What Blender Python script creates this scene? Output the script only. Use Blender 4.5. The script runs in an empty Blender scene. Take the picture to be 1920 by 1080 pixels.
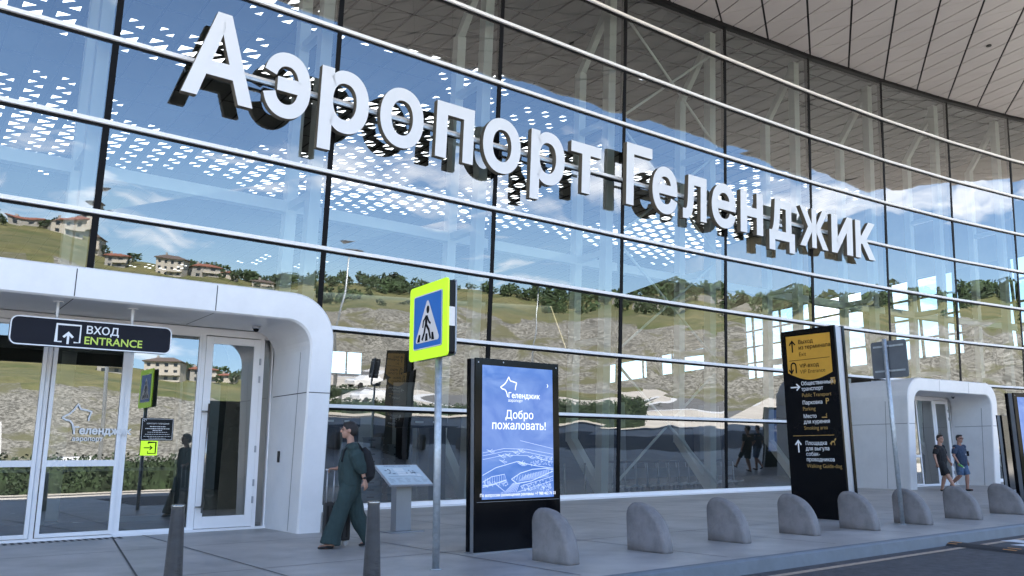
import bpy, bmesh, math, random
from mathutils import Vector, Matrix, geometry, noise
R = math.radians
sc = bpy.context.scene
col = sc.collection
random.seed(7)

# ------------------------------------------------------------------ camera
cam = bpy.data.cameras.new('camera')
cam.sensor_width = 36.0
cam.lens = 1534.4 / 1920 * 36
cam.clip_end = 4000
camo = bpy.data.objects.new('camera', cam); col.objects.link(camo)
camo.matrix_world = (Matrix.Translation((0, 0, 1.3)) @ Matrix.Rotation(R(90 + 11.487), 4, 'X')
                     @ Matrix.Rotation(R(-0.1876), 4, 'Z'))
sc.camera = camo

# ------------------------------------------------------------------ sky, sun, exposure
SUN_EL, SUN_DIR = R(54), Vector((-0.80, 0.60, 0)).normalized()
world = bpy.data.worlds.new('World'); sc.world = world; world.use_nodes = True
nt = world.node_tree; nt.nodes.clear()
def wn(t, **k):
    n = nt.nodes.new(t)
    for a, b in k.items(): setattr(n, a, b)
    return n
sky = wn('ShaderNodeTexSky', sky_type='NISHITA'); sky.sun_disc = False
sky.sun_elevation = SUN_EL; sky.sun_rotation = math.atan2(SUN_DIR.x, SUN_DIR.y)
sky.air_density = 1.0; sky.dust_density = 0.3; sky.ozone_density = 5.0; sky.altitude = 400
geo = wn('ShaderNodeTexCoord')
sep = wn('ShaderNodeSeparateXYZ'); nt.links.new(geo.outputs['Generated'], sep.inputs[0])
mx = wn('ShaderNodeMath', operation='ADD'); mx.inputs[1].default_value = 0.16
nt.links.new(sep.outputs['Z'], mx.inputs[0])
dv = wn('ShaderNodeVectorMath', operation='DIVIDE')
cmb = wn('ShaderNodeCombineXYZ')
for i in range(3): nt.links.new(mx.outputs[0], cmb.inputs[i])
nt.links.new(geo.outputs['Generated'], dv.inputs[0]); nt.links.new(cmb.outputs[0], dv.inputs[1])
nz = wn('ShaderNodeTexNoise'); nz.inputs['Scale'].default_value = 1.25; nz.inputs['Detail'].default_value = 9
nz.inputs['Roughness'].default_value = 0.56; nz.inputs['Distortion'].default_value = 0.25
nt.links.new(dv.outputs[0], nz.inputs['Vector'])
rp = wn('ShaderNodeValToRGB'); rp.color_ramp.elements[0].position = 0.56; rp.color_ramp.elements[1].position = 0.68
nt.links.new(nz.outputs['Fac'], rp.inputs[0])
mixc = wn('ShaderNodeMixRGB'); mixc.inputs[2].default_value = (11.0, 11.0, 11.2, 1)
nt.links.new(rp.outputs[0], mixc.inputs[0]); nt.links.new(sky.outputs[0], mixc.inputs[1])
bg = wn('ShaderNodeBackground'); bg.inputs[1].default_value = 0.088
out = wn('ShaderNodeOutputWorld')
nt.links.new(mixc.outputs[0], bg.inputs[0]); nt.links.new(bg.outputs[0], out.inputs[0])
sl = bpy.data.lights.new('sun', 'SUN'); sl.energy = 4.8; sl.angle = R(0.5); sl.color = (1.0, 0.95, 0.87)
so = bpy.data.objects.new('sun', sl); col.objects.link(so)
sd = Vector((SUN_DIR.x * math.cos(SUN_EL), SUN_DIR.y * math.cos(SUN_EL), math.sin(SUN_EL)))
so.rotation_euler = sd.to_track_quat('Z', 'Y').to_euler(); so.location = (-60, 60, 90)
vs = sc.view_settings
vs.view_transform = 'Standard'; vs.look = 'None'; vs.gamma = 1; vs.exposure = 2.55; vs.use_curve_mapping = False
cy = sc.cycles
cy.use_denoising = True
try: cy.denoiser = 'OPENIMAGEDENOISE'
except Exception: pass
cy.max_bounces = 7; cy.diffuse_bounces = 4; cy.glossy_bounces = 4; cy.transmission_bounces = 4
cy.transparent_max_bounces = 14; cy.caustics_reflective = False; cy.caustics_refractive = False
cy.sample_clamp_indirect = 4.0

# ------------------------------------------------------------------ materials
def mat(name, c, rough=0.6, metal=0.0, var=0.0, scale=3.0, bump=0.0, bscale=None, emit=None, estr=0.0,
        c2=None, stretch=None, spec=None, coat=0.0, thr=(0.35, 0.65), grime=None, patch=None):
    m = bpy.data.materials.new(name); m.use_nodes = True
    t = m.node_tree; b = t.nodes['Principled BSDF']
    b.inputs['Base Color'].default_value = (*c, 1); b.inputs['Roughness'].default_value = rough
    b.inputs['Metallic'].default_value = metal
    if spec is not None: b.inputs['Specular IOR Level'].default_value = spec
    if coat: b.inputs['Coat Weight'].default_value = coat; b.inputs['Coat Roughness'].default_value = 0.03
    if emit: b.inputs['Emission Color'].default_value = (*emit, 1); b.inputs['Emission Strength'].default_value = estr
    tc = t.nodes.new('ShaderNodeTexCoord'); src = tc.outputs['Object']
    if stretch:
        mp = t.nodes.new('ShaderNodeMapping'); mp.inputs['Scale'].default_value = stretch
        t.links.new(src, mp.inputs[0]); src = mp.outputs[0]
    if var or c2:
        n = t.nodes.new('ShaderNodeTexNoise'); n.inputs['Scale'].default_value = scale
        n.inputs['Detail'].default_value = 7; n.inputs['Roughness'].default_value = 0.62
        t.links.new(src, n.inputs['Vector'])
        r = t.nodes.new('ShaderNodeValToRGB'); e = r.color_ramp.elements
        e[0].position, e[1].position = thr
        if c2: e[0].color = (*c, 1); e[1].color = (*c2, 1)
        else:
            e[0].color = (*[x * (1 - var) for x in c], 1); e[1].color = (*[min(1, x * (1 + var)) for x in c], 1)
        t.links.new(n.outputs['Fac'], r.inputs[0]); t.links.new(r.outputs[0], b.inputs['Base Color'])
        last = r.outputs[0]
        for gr in (grime,) if grime else ():
            gn = t.nodes.new('ShaderNodeTexNoise'); gn.inputs['Scale'].default_value = gr[0]; gn.inputs['Detail'].default_value = 8; gn.inputs['Roughness'].default_value = .7
            t.links.new(tc.outputs['Object'], gn.inputs['Vector'])
            gm = t.nodes.new('ShaderNodeMapRange'); gm.inputs[1].default_value = .34; gm.inputs[2].default_value = .56; gm.inputs[3].default_value = 1 - gr[1]; gm.inputs[4].default_value = 1
            t.links.new(gn.outputs['Fac'], gm.inputs[0])
            mm = t.nodes.new('ShaderNodeMixRGB'); mm.blend_type = 'MULTIPLY'; mm.inputs[0].default_value = 1
            t.links.new(last, mm.inputs[1]); t.links.new(gm.outputs[0], mm.inputs[2]); last = mm.outputs[0]
        if patch:
            pn = t.nodes.new('ShaderNodeTexNoise'); pn.inputs['Scale'].default_value = patch[0]; pn.inputs['Detail'].default_value = 8; pn.inputs['Roughness'].default_value = .65
            t.links.new(tc.outputs['Object'], pn.inputs['Vector'])
            pm = t.nodes.new('ShaderNodeMapRange'); pm.inputs[1].default_value = patch[1]; pm.inputs[2].default_value = patch[1] + .08
            t.links.new(pn.outputs['Fac'], pm.inputs[0])
            mm = t.nodes.new('ShaderNodeMixRGB'); mm.inputs[2].default_value = (*patch[2], 1)
            t.links.new(pm.outputs[0], mm.inputs[0]); t.links.new(last, mm.inputs[1]); last = mm.outputs[0]
        t.links.new(last, b.inputs['Base Color'])
        if not emit and metal < .5:
            mr = t.nodes.new('ShaderNodeMapRange'); mr.inputs[3].default_value = max(0, rough - .07); mr.inputs[4].default_value = min(1, rough + .07)
            t.links.new(n.outputs['Fac'], mr.inputs[0]); t.links.new(mr.outputs[0], b.inputs['Roughness'])
    if bump:
        n2 = t.nodes.new('ShaderNodeTexNoise'); n2.inputs['Scale'].default_value = bscale or scale * 6
        n2.inputs['Detail'].default_value = 6
        t.links.new(src, n2.inputs['Vector'])
        bp = t.nodes.new('ShaderNodeBump'); bp.inputs['Strength'].default_value = bump; bp.inputs['Distance'].default_value = 0.02
        t.links.new(n2.outputs['Fac'], bp.inputs['Height']); t.links.new(bp.outputs[0], b.inputs['Normal'])
    return m

def glass_mat(name, tint, base, wav=0.0):
    m = bpy.data.materials.new(name); m.use_nodes = True
    t = m.node_tree; t.nodes.clear()
    o = t.nodes.new('ShaderNodeOutputMaterial'); mixs = t.nodes.new('ShaderNodeMixShader')
    tr = t.nodes.new('ShaderNodeBsdfTransparent'); tr.inputs[0].default_value = (*tint, 1)
    gl = t.nodes.new('ShaderNodeBsdfGlossy'); gl.inputs['Roughness'].default_value = 0.0
    gl.inputs[0].default_value = (.93, .95, .97, 1)
    lw = t.nodes.new('ShaderNodeFresnel'); lw.inputs[0].default_value = 1.5
    mr = t.nodes.new('ShaderNodeMapRange'); mr.inputs[1].default_value = 0.04; mr.inputs[3].default_value = base
    t.links.new(lw.outputs[0], mr.inputs[0]); t.links.new(mr.outputs[0], mixs.inputs[0])
    t.links.new(tr.outputs[0], mixs.inputs[1]); t.links.new(gl.outputs[0], mixs.inputs[2])
    t.links.new(mixs.outputs[0], o.inputs[0])
    if wav:
        tc = t.nodes.new('ShaderNodeTexCoord')
        n = t.nodes.new('ShaderNodeTexNoise'); n.inputs['Scale'].default_value = 0.55; n.inputs['Detail'].default_value = 1
        t.links.new(tc.outputs['Object'], n.inputs['Vector'])
        bp = t.nodes.new('ShaderNodeBump'); bp.inputs['Strength'].default_value = wav; bp.inputs['Distance'].default_value = 0.01
        t.links.new(n.outputs['Fac'], bp.inputs['Height']); t.links.new(bp.outputs[0], gl.inputs['Normal'])
    return m

M = {}
M['glass'] = glass_mat('coated_glass', (.61, .66, .63), .185, 1.0)
M['door_glass'] = glass_mat('door_glass', (.56, .61, .58), .22, .2)
M['alu'] = mat('white_aluminium', (.88, .87, .87), .55, var=.03, scale=.7, spec=.2)
M['joint'] = mat('black_joint', (.006, .006, .007), .5, spec=.1, var=.2, scale=2)
M['cladding'] = mat('white_composite_panel', (.80, .79, .785), .32, var=.03, scale=.5, coat=.12, grime=(1.3, .07))
M['seam'] = mat('panel_seam', (.03, .03, .035), .7, var=.2, scale=5)
M['soffit'] = mat('soffit_panel', (.44, .405, .39), .5, var=.05, scale=.45)
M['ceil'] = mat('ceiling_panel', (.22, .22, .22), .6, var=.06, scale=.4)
M['dark'] = mat('dark_backing', (.015, .015, .016), .8, var=.2, scale=3)
M['steel_white'] = mat('white_painted_steel', (.84, .85, .84), .45, var=.03, scale=1)
M['roof'] = mat('roof_sheet', (.55, .56, .58), .5, var=.05, scale=.5)
M['skylight'] = bpy.data.materials.new('skylight_sheet'); M['skylight'].use_nodes = True
_t = M['skylight'].node_tree; _t.nodes.remove(_t.nodes['Principled BSDF'])
_tl = _t.nodes.new('ShaderNodeBsdfTranslucent'); _tl.inputs[0].default_value = (.92, .90, .92, 1)
_t.links.new(_tl.outputs[0], _t.nodes['Material Output'].inputs[0])
M['pavement'] = mat('polished_concrete', (.375, .355, .335), .45, var=.15, scale=.9, grime=(.55, .30), patch=(1.7, .66, (.27, .255, .245)), bump=.08, bscale=60)
M['pjoint'] = mat('concrete_joint', (.07, .07, .072), .8, var=.2, scale=8)
M['kerb'] = mat('painted_kerb', (.135, .155, .175), .55, var=.12, scale=3, bump=.1, bscale=50)
M['asphalt'] = mat('asphalt', (.066, .062, .064), .75, var=.35, scale=9, bump=.5, bscale=160)
M['old_asphalt'] = mat('old_asphalt', (.13, .128, .125), .85, var=.2, scale=.6)
M['yellow'] = mat('road_yellow', (.40, .30, .22), .7, var=.3, scale=12)
M['white_mark'] = mat('road_white', (.62, .62, .62), .7, var=.15, scale=12)
M['pale'] = mat('pale_concrete', (.50, .46, .40), .8, var=.12, scale=.2)
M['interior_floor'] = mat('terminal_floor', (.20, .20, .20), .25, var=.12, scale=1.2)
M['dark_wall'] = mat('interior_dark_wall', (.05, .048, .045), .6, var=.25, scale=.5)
M['tan_wall'] = mat('tan_panel', (.36, .30, .20), .6, var=.12, scale=.5)
M['conc'] = mat('cast_concrete', (.215, .20, .196), .75, grime=(2.3, .3), var=.20, scale=3.2, bump=.35, bscale=45, stretch=(1, 1, .55))
M['inox'] = mat('stainless_steel', (.30, .285, .26), .10, 1.0, var=.12, scale=4, stretch=(1, 1, 2.5), bump=.25, bscale=7)
M['galv'] = mat('galvanised_steel', (.42, .45, .47), .42, .6, var=.16, scale=18)
M['greyback'] = mat('grey_sign_back', (.11, .12, .13), .55, var=.1, scale=4)
M['black_gloss'] = mat('black_gloss_panel', (.004, .004, .005), .12, var=.2, scale=2, spec=.16)
M['black_metal'] = mat('black_metal', (.009, .009, .010), .45, var=.2, scale=3, spec=.2)
M['grey_metal'] = mat('grey_metal', (.28, .29, .31), .35, .5, var=.05, scale=3)
M['silver'] = mat('silver_strip', (.40, .41, .44), .35, .4, var=.04, scale=3)
M['sign_dark'] = mat('sign_dark', (.010, .011, .018), .5, var=.1, scale=3, spec=.15)
M['white'] = mat('white_letter', (.80, .80, .80), .5, var=.02, scale=4)
M['letter_face'] = mat('letter_face', (.73, .735, .75), .4, var=.02, scale=.8)
M['letter_side'] = mat('letter_side', (.15, .135, .11), .6, var=.1, scale=2, spec=.2)
M['lime'] = mat('lime_letter', (.55, .68, .10), .5, var=.03, scale=4)
M['amber'] = mat('amber_panel', (.62, .32, .035), .45, var=.06, scale=3)
M['amber_text'] = mat('amber_text', (.46, .28, .08), .5, var=.05, scale=3)
M['fluo'] = mat('fluorescent_yellow', (.52, .86, .02), .45, var=.03, scale=3, emit=(.5, .85, .02), estr=.10)
M['blue'] = mat('sign_blue', (.012, .15, .50), .4, var=.04, scale=4)
M['sign_pink'] = mat('sign_white_film', (.80, .74, .70), .5, var=.04, scale=5)
M['board'] = mat('map_board', (.50, .60, .66), .35, var=.05, scale=9)
M['map_ink'] = mat('map_ink', (.12, .17, .22), .5, var=.1, scale=20)
M['map_pale'] = mat('map_pale', (.68, .74, .77), .4, var=.05, scale=20)
M['skin'] = mat('skin', (.40, .22, .155), .55, var=.08, scale=14)
M['skin2'] = mat('tanned_skin', (.34, .18, .13), .55, var=.08, scale=14)
M['hair'] = mat('dark_hair', (.018, .013, .011), .6, var=.3, scale=40, bump=.6, bscale=120)
M['green_cloth'] = mat('green_linen', (.023, .043, .043), .9, var=.14, scale=9, bump=.5, bscale=14)
M['black_cloth'] = mat('black_cloth', (.012, .012, .014), .85, var=.2, scale=12, bump=.4, bscale=20)
M['navy_cloth'] = mat('navy_cloth', (.028, .045, .085), .85, var=.2, scale=12, bump=.4, bscale=20)
M['denim'] = mat('denim', (.07, .12, .21), .85, var=.25, scale=16, bump=.4, bscale=30)
M['rubber'] = mat('black_rubber', (.014, .014, .015), .6, var=.2, scale=10)
M['rubber_bump'] = mat('speed_bump_rubber', (.028, .028, .030), .7, var=.3, scale=20, bump=.5, bscale=90)
M['orange'] = mat('orange_marker', (.60, .26, .06), .6, var=.15, scale=20)
M['foliage'] = mat('hedge_leaf', (.028, .050, .018), .7, var=.5, scale=1.6)
M['forest'] = mat('forest_leaf', (.030, .055, .016), .8, var=.5, scale=.12)
M['meadow'] = mat('meadow', (.080, .096, .026), .9, c2=(.165, .15, .058), scale=.05, bump=.5, bscale=1.2, thr=(.38, .6), grime=(.3, .35), patch=(.03, .60, (.05, .062, .022)))
M['scree'] = mat('scree_rock', (.10, .093, .073), .9, c2=(.31, .295, .255), scale=1.6, thr=(.42, .59), grime=(.22, .35), patch=(.085, .52, (.12, .115, .06)))
M['stucco'] = mat('pale_stucco', (.50, .45, .38), .8, var=.08, scale=.4)
M['stucco2'] = mat('grey_stucco', (.33, .31, .28), .8, var=.1, scale=.4)
M['tile'] = mat('red_roof_tile', (.24, .095, .062), .75, var=.2, scale=1.5)
M['tile2'] = mat('brown_roof_tile', (.12, .09, .075), .75, var=.2, scale=1.5)
M['win'] = mat('house_window', (.02, .025, .03), .15, var=.2, scale=1)
M['car_white'] = mat('white_car_paint', (.74, .74, .74), .25, var=.02, scale=1, coat=.6)
M['car_dark'] = mat('dark_car_paint', (.05, .055, .065), .25, var=.05, scale=1, coat=.6)
M['tray'] = mat('grey_blue_tray', (.17, .20, .24), .5, var=.1, scale=3)
M['mat_black'] = mat('entrance_mat', (.018, .019, .023), .95, var=.3, scale=40, bump=.6, bscale=200)
M['bottle'] = mat('green_plastic', (.12, .38, .10), .3, var=.05, scale=8)
M['lamp_glow'] = mat('red_indicator', (.7, .12, .06), .4, emit=(1, .2, .1), estr=.6, var=.02, scale=2)

# ------------------------------------------------------------------ object helpers
def setp(o, label=None, cat=None, group=None, kind=None):
    if label: o['label'] = label
    if cat: o['category'] = cat
    if group: o['group'] = group
    if kind: o['kind'] = kind
    return o
def empty(name, loc, label, cat, group=None, rz=0.0):
    o = bpy.data.objects.new(name, None); col.objects.link(o)
    o.location = loc; o.rotation_euler = (0, 0, rz); o.empty_display_size = .2
    return setp(o, label, cat, group)
def link_mesh(name, me, parent=None, mw=None):
    o = bpy.data.objects.new(name, me); col.objects.link(o)
    if parent is not None: o.parent = parent
    return o
class MB:
    """collects shapes; build() links them as ONE mesh; coordinates are world unless xf is given"""
    def __init__(s, xf=None): s.v = []; s.f = []; s.m = []; s.sm = []; s.xf = xf
    def add(s, vs, fs, mi=0, smooth=False):
        n = len(s.v)
        for p in vs: s.v.append(tuple(s.xf(*p)) if s.xf else tuple(p))
        for f in fs: s.f.append([i + n for i in f]); s.m.append(mi); s.sm.append(smooth)
        return s
    def box(s, a, b, mi=0):
        x0, y0, z0 = a; x1, y1, z1 = b
        vs = [(x0, y0, z0), (x1, y0, z0), (x1, y1, z0), (x0, y1, z0), (x0, y0, z1), (x1, y0, z1), (x1, y1, z1), (x0, y1, z1)]
        return s.add(vs, [(3, 2, 1, 0), (4, 5, 6, 7), (0, 1, 5, 4), (1, 2, 6, 5), (2, 3, 7, 6), (3, 0, 4, 7)], mi)
    def hexa(s, q0, q1, mi=0, smooth=False):
        """two matching polygons joined"""
        n = len(q0)
        fs = [tuple(range(n))[::-1], tuple(range(n, 2 * n))] + [(i, (i + 1) % n, n + (i + 1) % n, n + i) for i in range(n)]
        return s.add(list(q0) + list(q1), fs, mi, smooth)
    def prism(s, poly, axis_fn, a, b, mi=0, smooth=False):
        return s.hexa([axis_fn(u, v, a) for u, v in poly], [axis_fn(u, v, b) for u, v in poly], mi, smooth)
    def tube(s, pts, r, n=10, mi=0, cap=True, smooth=True):
        pts = [Vector(p) for p in pts]; rs = r if isinstance(r, (list, tuple)) else [r] * len(pts)
        vs = []; prev = None
        for i, p in enumerate(pts):
            d = (pts[min(i + 1, len(pts) - 1)] - pts[max(i - 1, 0)]).normalized()
            u = d.cross(Vector((0, 0, 1)) if abs(d.z) < .9 else Vector((1, 0, 0))).normalized()
            if prev is not None and u.dot(prev) < 0: u = -u
            prev = u; w = d.cross(u)
            for k in range(n):
                a = 2 * math.pi * k / n
                vs.append(p + (u * math.cos(a) + w * math.sin(a)) * rs[i])
        fs = []
        for i in range(len(pts) - 1):
            for k in range(n):
                fs.append((i * n + k, i * n + (k + 1) % n, (i + 1) * n + (k + 1) % n, (i + 1) * n + k))
        nb = len(s.f); s.add(vs, fs, mi, smooth)
        if cap: 
            n0 = len(s.v) - len(vs)
            s.f.append([n0 + k for k in range(n)][::-1]); s.m.append(mi); s.sm.append(False)
            s.f.append([n0 + (len(pts) - 1) * n + k for k in range(n)]); s.m.append(mi); s.sm.append(False)
        return s
    def lathe(s, prof, c=(0, 0, 0), n=20, mi=0):
        vs = []; fs = []
        for r, z in prof:
            for k in range(n):
                a = 2 * math.pi * k / n; vs.append((c[0] + r * math.cos(a), c[1] + r * math.sin(a), c[2] + z))
        for i in range(len(prof) - 1):
            for k in range(n): fs.append((i * n + k, i * n + (k + 1) % n, (i + 1) * n + (k + 1) % n, (i + 1) * n + k))
        s.add(vs, fs, mi, True)
        n0 = len(s.v) - len(vs)
        s.f.append([n0 + (len(prof) - 1) * n + k for k in range(n)]); s.m.append(mi); s.sm.append(False)
        s.f.append([n0 + k for k in range(n)][::-1]); s.m.append(mi); s.sm.append(False)
        return s
    def beam(s, p, q, w, h=None, mi=0, up=(0, 0, 1)):
        """rectangular bar from p to q"""
        h = h or w; p = Vector(p); q = Vector(q); d = (q - p).normalized(); up = Vector(up)
        if abs(d.dot(up)) > .98: up = Vector((.6, -.8, 0))
        u = d.cross(up).normalized() * w / 2; v = u.cross(d).normalized() * h / 2
        return s.hexa([p - u - v, p + u - v, p + u + v, p - u + v], [q - u - v, q + u - v, q + u + v, q - u + v], mi)
    def build(s, name, mats, parent=None, bevel=0.0, seg=2, smooth=False, origin=None, recalc=True):
        me = bpy.data.meshes.new(name)
        vv = s.v
        if origin is not None: vv = [(x - origin[0], y - origin[1], z - origin[2]) for x, y, z in vv]
        me.from_pydata(vv, [], s.f)
        for k in (mats if isinstance(mats, (list, tuple)) else [mats]): me.materials.append(M[k] if isinstance(k, str) else k)
        me.polygons.foreach_set('material_index', s.m)
        me.polygons.foreach_set('use_smooth', [bool(x or smooth) for x in s.sm])
        me.update()
        if bevel or recalc:
            bm = bmesh.new(); bm.from_mesh(me)
            if recalc: bmesh.ops.recalc_face_normals(bm, faces=bm.faces)
            if bevel:
                ed = [e for e in bm.edges if len(e.link_faces) == 2 and e.calc_face_angle(0) > .6]
                bmesh.ops.bevel(bm, geom=ed, offset=bevel, segments=seg, affect='EDGES', profile=.6, clamp_overlap=True)
            bm.to_mesh(me); bm.free()
        if parent is not None: me.transform(pinv(parent))
        o = link_mesh(name, me, parent)
        if origin is not None: o.location = origin
        return o
def wmat(o):
    m = Matrix.LocRotScale(o.location, o.rotation_euler, o.scale)
    if o.parent is not None: m = wmat(o.parent) @ m
    return m
def pinv(o): return wmat(o).inverted()

# ------------------------------------------------------------------ lettering (built-in font outlines, overlaps resolved)
_fc = bpy.data.curves.new('lettering_source', 'FONT'); _fo = bpy.data.objects.new('lettering_source', _fc); col.objects.link(_fo)
_dg = bpy.context.evaluated_depsgraph_get()
_gl = {}
def _width(sx):
    _fc.body = sx; _dg.update(); return _fo.evaluated_get(_dg).dimensions[0]
def glyph(ch, seg=4):
    if ch in _gl: return _gl[ch]
    adv = _width('|' + ch + '|') - _width('||')
    if ch.strip() == '':
        _gl[ch] = ([], [], [], adv); return _gl[ch]
    _fc.body = ch; _dg.update()
    cu = _fo.evaluated_get(_dg).to_curve(_dg)
    loops = []
    for s in cu.splines:
        b = s.bezier_points; pts = []
        for i in range(len(b)):
            p, q = b[i], b[(i + 1) % len(b)]
            straight = (p.handle_right - p.co).length < 1e-5 and (q.handle_left - q.co).length < 1e-5
            k = 1 if straight else seg
            cp = geometry.interpolate_bezier(p.co, p.handle_right, q.handle_left, q.co, k + 1)
            pts += [Vector((c[0], c[1])) for c in cp[:-1]]
        cl = []
        for p in pts:
            if not cl or (p - cl[-1]).length > 1e-4: cl.append(p)
        if len(cl) > 2 and (cl[0] - cl[-1]).length < 1e-4: cl.pop()
        if len(cl) > 2: loops.append(cl)
    _fo.evaluated_get(_dg).to_curve_clear()
    vs = []; ed = []
    for l in loops:
        n = len(vs); vs += l; ed += [(n + i, n + (i + 1) % len(l)) for i in range(len(l))]
    r = geometry.delaunay_2d_cdt(vs, ed, [], 0, 1e-5)
    V, F = r[0], r[2]
    def wind(c):
        w = 0
        for l in loops:
            for i in range(len(l)):
                a, b2 = l[i], l[(i + 1) % len(l)]
                if (a.y <= c.y) != (b2.y <= c.y):
                    x = a.x + (c.y - a.y) / (b2.y - a.y) * (b2.x - a.x)
                    if x > c.x: w += 1 if b2.y > a.y else -1
        return w
    keep = []
    for f in F:
        c = (V[f[0]] + V[f[1]] + V[f[2]]) / 3
        if wind(c) != 0:
            a, b2, d = (V[i] for i in f)
            keep.append(tuple(f) if (b2 - a).cross(d - a) > 0 else tuple(f[::-1]))
    es = {}
    for f in keep:
        for i in range(3): es[(f[i], f[(i + 1) % 3])] = 1
    bd = [e for e in es if (e[1], e[0]) not in es]
    _gl[ch] = (V, keep, bd, adv); return _gl[ch]
def glyph_bold(ch, w):
    V, F, B, adv = glyph(ch)
    nr = {}
    for a, b in B:
        d = (V[b] - V[a]);
        if d.length < 1e-7: continue
        d.normalize(); n = Vector((d.y, -d.x))
        nr.setdefault(a, []).append(n); nr.setdefault(b, []).append(n)
    P = [v.copy() for v in V]
    for i, l in nr.items():
        s = sum(l, Vector((0, 0)))
        if s.length > 1e-4:
            m = s.normalized(); k = 1 / max(.45, m.dot(l[0])); P[i] = V[i] + m * w * k
    return P, F, B, adv
def text(mb, string, u0, v0, size, bold=.0, mi=0, w=0.0, depth=0.0, spacing=0.0, align='L', narrow=1.0):
    """size = cap height; adds glyphs to mb in (u,v,w) coordinates"""
    sca = size / .728
    tot = sum(glyph(c)[3] + spacing for c in string) * sca * narrow
    u = u0 - (tot / 2 if align == 'C' else tot if align == 'R' else 0)
    for c in string:
        P, F, B, adv = glyph_bold(c, bold)
        if F:
            pts = [(u + p.x * sca * narrow, v0 + p.y * sca, w) for p in P]
            mb.add(pts, F, mi)
            if depth:
                n = len(pts)
                mb.add(pts + [(a, b, w - depth) for a, b, _ in pts], [(a, n + a, n + b, b) for a, b in B], mi + 1)
                mb.add([(a, b, w - depth) for a, b, _ in pts], [f[::-1] for f in F], mi + 1)
        u += (adv + spacing) * sca * narrow
    return tot
def stroke(mb, pts, t, mi=0, w=0.0, closed=False):
    """flat ribbon along a 2-D polyline"""
    P = [Vector(p) for p in pts]; n = len(P); L = []; Rr = []
    for i in range(n):
        a = P[(i - 1) % n] if (closed or i > 0) else P[i]; b = P[(i + 1) % n] if (closed or i < n - 1) else P[i]
        d = (b - a).normalized() if (b - a).length > 1e-9 else Vector((1, 0)); m = Vector((-d.y, d.x))
        if 0 < i < n - 1 or closed:
            d1 = (P[i] - a).normalized(); k = 1 / max(.5, abs(Vector((-d1.y, d1.x)).dot(m)))
        else: k = 1
        L.append(P[i] + m * t / 2 * k); Rr.append(P[i] - m * t / 2 * k)
    vs = [(p.x, p.y, w) for p in L] + [(p.x, p.y, w) for p in Rr]
    rng = range(n if closed else n - 1)
    mb.add(vs, [(n + i, n + (i + 1) % n, (i + 1) % n, i) for i in rng], mi)
def rrect(x0, y0, x1, y1, r, n=6, corners=(1, 1, 1, 1)):
    pts = []
    for (cx, cy, a0, on) in ((x1 - r, y0 + r, -90, corners[0]), (x1 - r, y1 - r, 0, corners[1]), (x0 + r, y1 - r, 90, corners[2]), (x0 + r, y0 + r, 180, corners[3])):
        if on: pts += [(cx + r * math.cos(R(a0 + 90 * k / n)), cy + r * math.sin(R(a0 + 90 * k / n))) for k in range(n + 1)]
        else: pts.append((cx + r * (1 if a0 in (-90, 0) else -1), cy + r * (1 if a0 in (0, 90) else -1)))
    return pts
def logo(mb, u, v, s, t, mi=0, w=0.0):
    pts1 = [(.88, .36), (.90, .52), (.97, .70), (.72, .76), (.58, .78), (.49, .97), (.40, .80), (.26, .62), (0, .46)]
    pts2 = [(0, .46), (.12, .38), (.26, .36), (.36, .24), (.42, .02)]
    def sm(p):
        o = [p[0]]
        for i in range(1, len(p) - 1):
            a, b, c = Vector(p[i - 1]), Vector(p[i]), Vector(p[i + 1])
            o += [tuple(a.lerp(b, .72)), tuple((a.lerp(b, .9) + c.lerp(b, .9)) / 2), tuple(b.lerp(c, .28))]
        return o + [p[-1]]
    for p in (pts1, pts2): stroke(mb, [(u + a * s, v + b * s) for a, b in sm(p)], t, mi, w)
def frame_xf(o, right, z=(0, 0, 1), tilt=None):
    """(u, v, w): u along right, v along up, w along the outward normal right x up"""
    o = Vector(o); r = Vector(right).normalized(); up = Vector(z).normalized(); n = r.cross(up).normalized()
    return lambda u, v, w=0.0: o + r * u + up * v + n * w

# ------------------------------------------------------------------ facade geometry (measured plan curve, panels lean outward)
POS={-6:(-33.638,-1.171),-5:(-29.359,1.579),-4:(-25.160,4.451),-3:(-21.028,7.419),-2:(-16.950,10.460),-1:(-12.909,13.551),0:(-8.887,16.667),1:(-4.869,19.786),2:(-0.836,22.887),3:(3.229,25.947),4:(7.341,28.941),5:(11.517,31.847),6:(15.770,34.639),7:(20.111,37.291),8:(24.550,39.775),9:(29.093,42.063),10:(33.744,44.124),11:(38.500,45.927),12:(43.357,47.439)}
HD={-6:0.5548,-5:0.5864,-4:0.6124,-3:0.6328,-2:0.6477,-1:0.6569,0:0.6606,1:0.6587,2:0.6513,3:0.6382,4:0.6196,5:0.5954,6:0.5656,7:0.5302,8:0.4893,9:0.4428,10:0.3906,11:0.3330,12:0.2697}
KL={-6:0.0794,-5:0.0780,-4:0.0766,-3:0.0752,-2:0.0737,-1:0.0723,0:0.0709,1:0.0694,2:0.0680,3:0.0666,4:0.0652,5:0.0637,6:0.0623,7:0.0609,8:0.0595,9:0.0580,10:0.0566,11:0.0552,12:0.0538}
BAY = 5.087
def nrm(j): return Vector((math.sin(HD[j]), -math.cos(HD[j]), 0))
def FJ(j, z, o=0.0): return Vector((*POS[j], z)) + nrm(j) * (KL[j] * z + o)
def F(s, z, o=0.0):
    """s in bays; flat between mullions"""
    j = max(-6, min(11, math.floor(s))); u = s - j
    return FJ(j, z, o).lerp(FJ(j + 1, z, o), u)
def ztop(s): return max(16.15, 17.47 + .2465 * (s - 6))
ROWS = [0.12, 2.448, 4.328, 6.24, 8.162, 10.013, 11.91, 13.81, 15.675]
def zr(k, s): return ROWS[k] if k < 9 else ztop(s)
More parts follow.
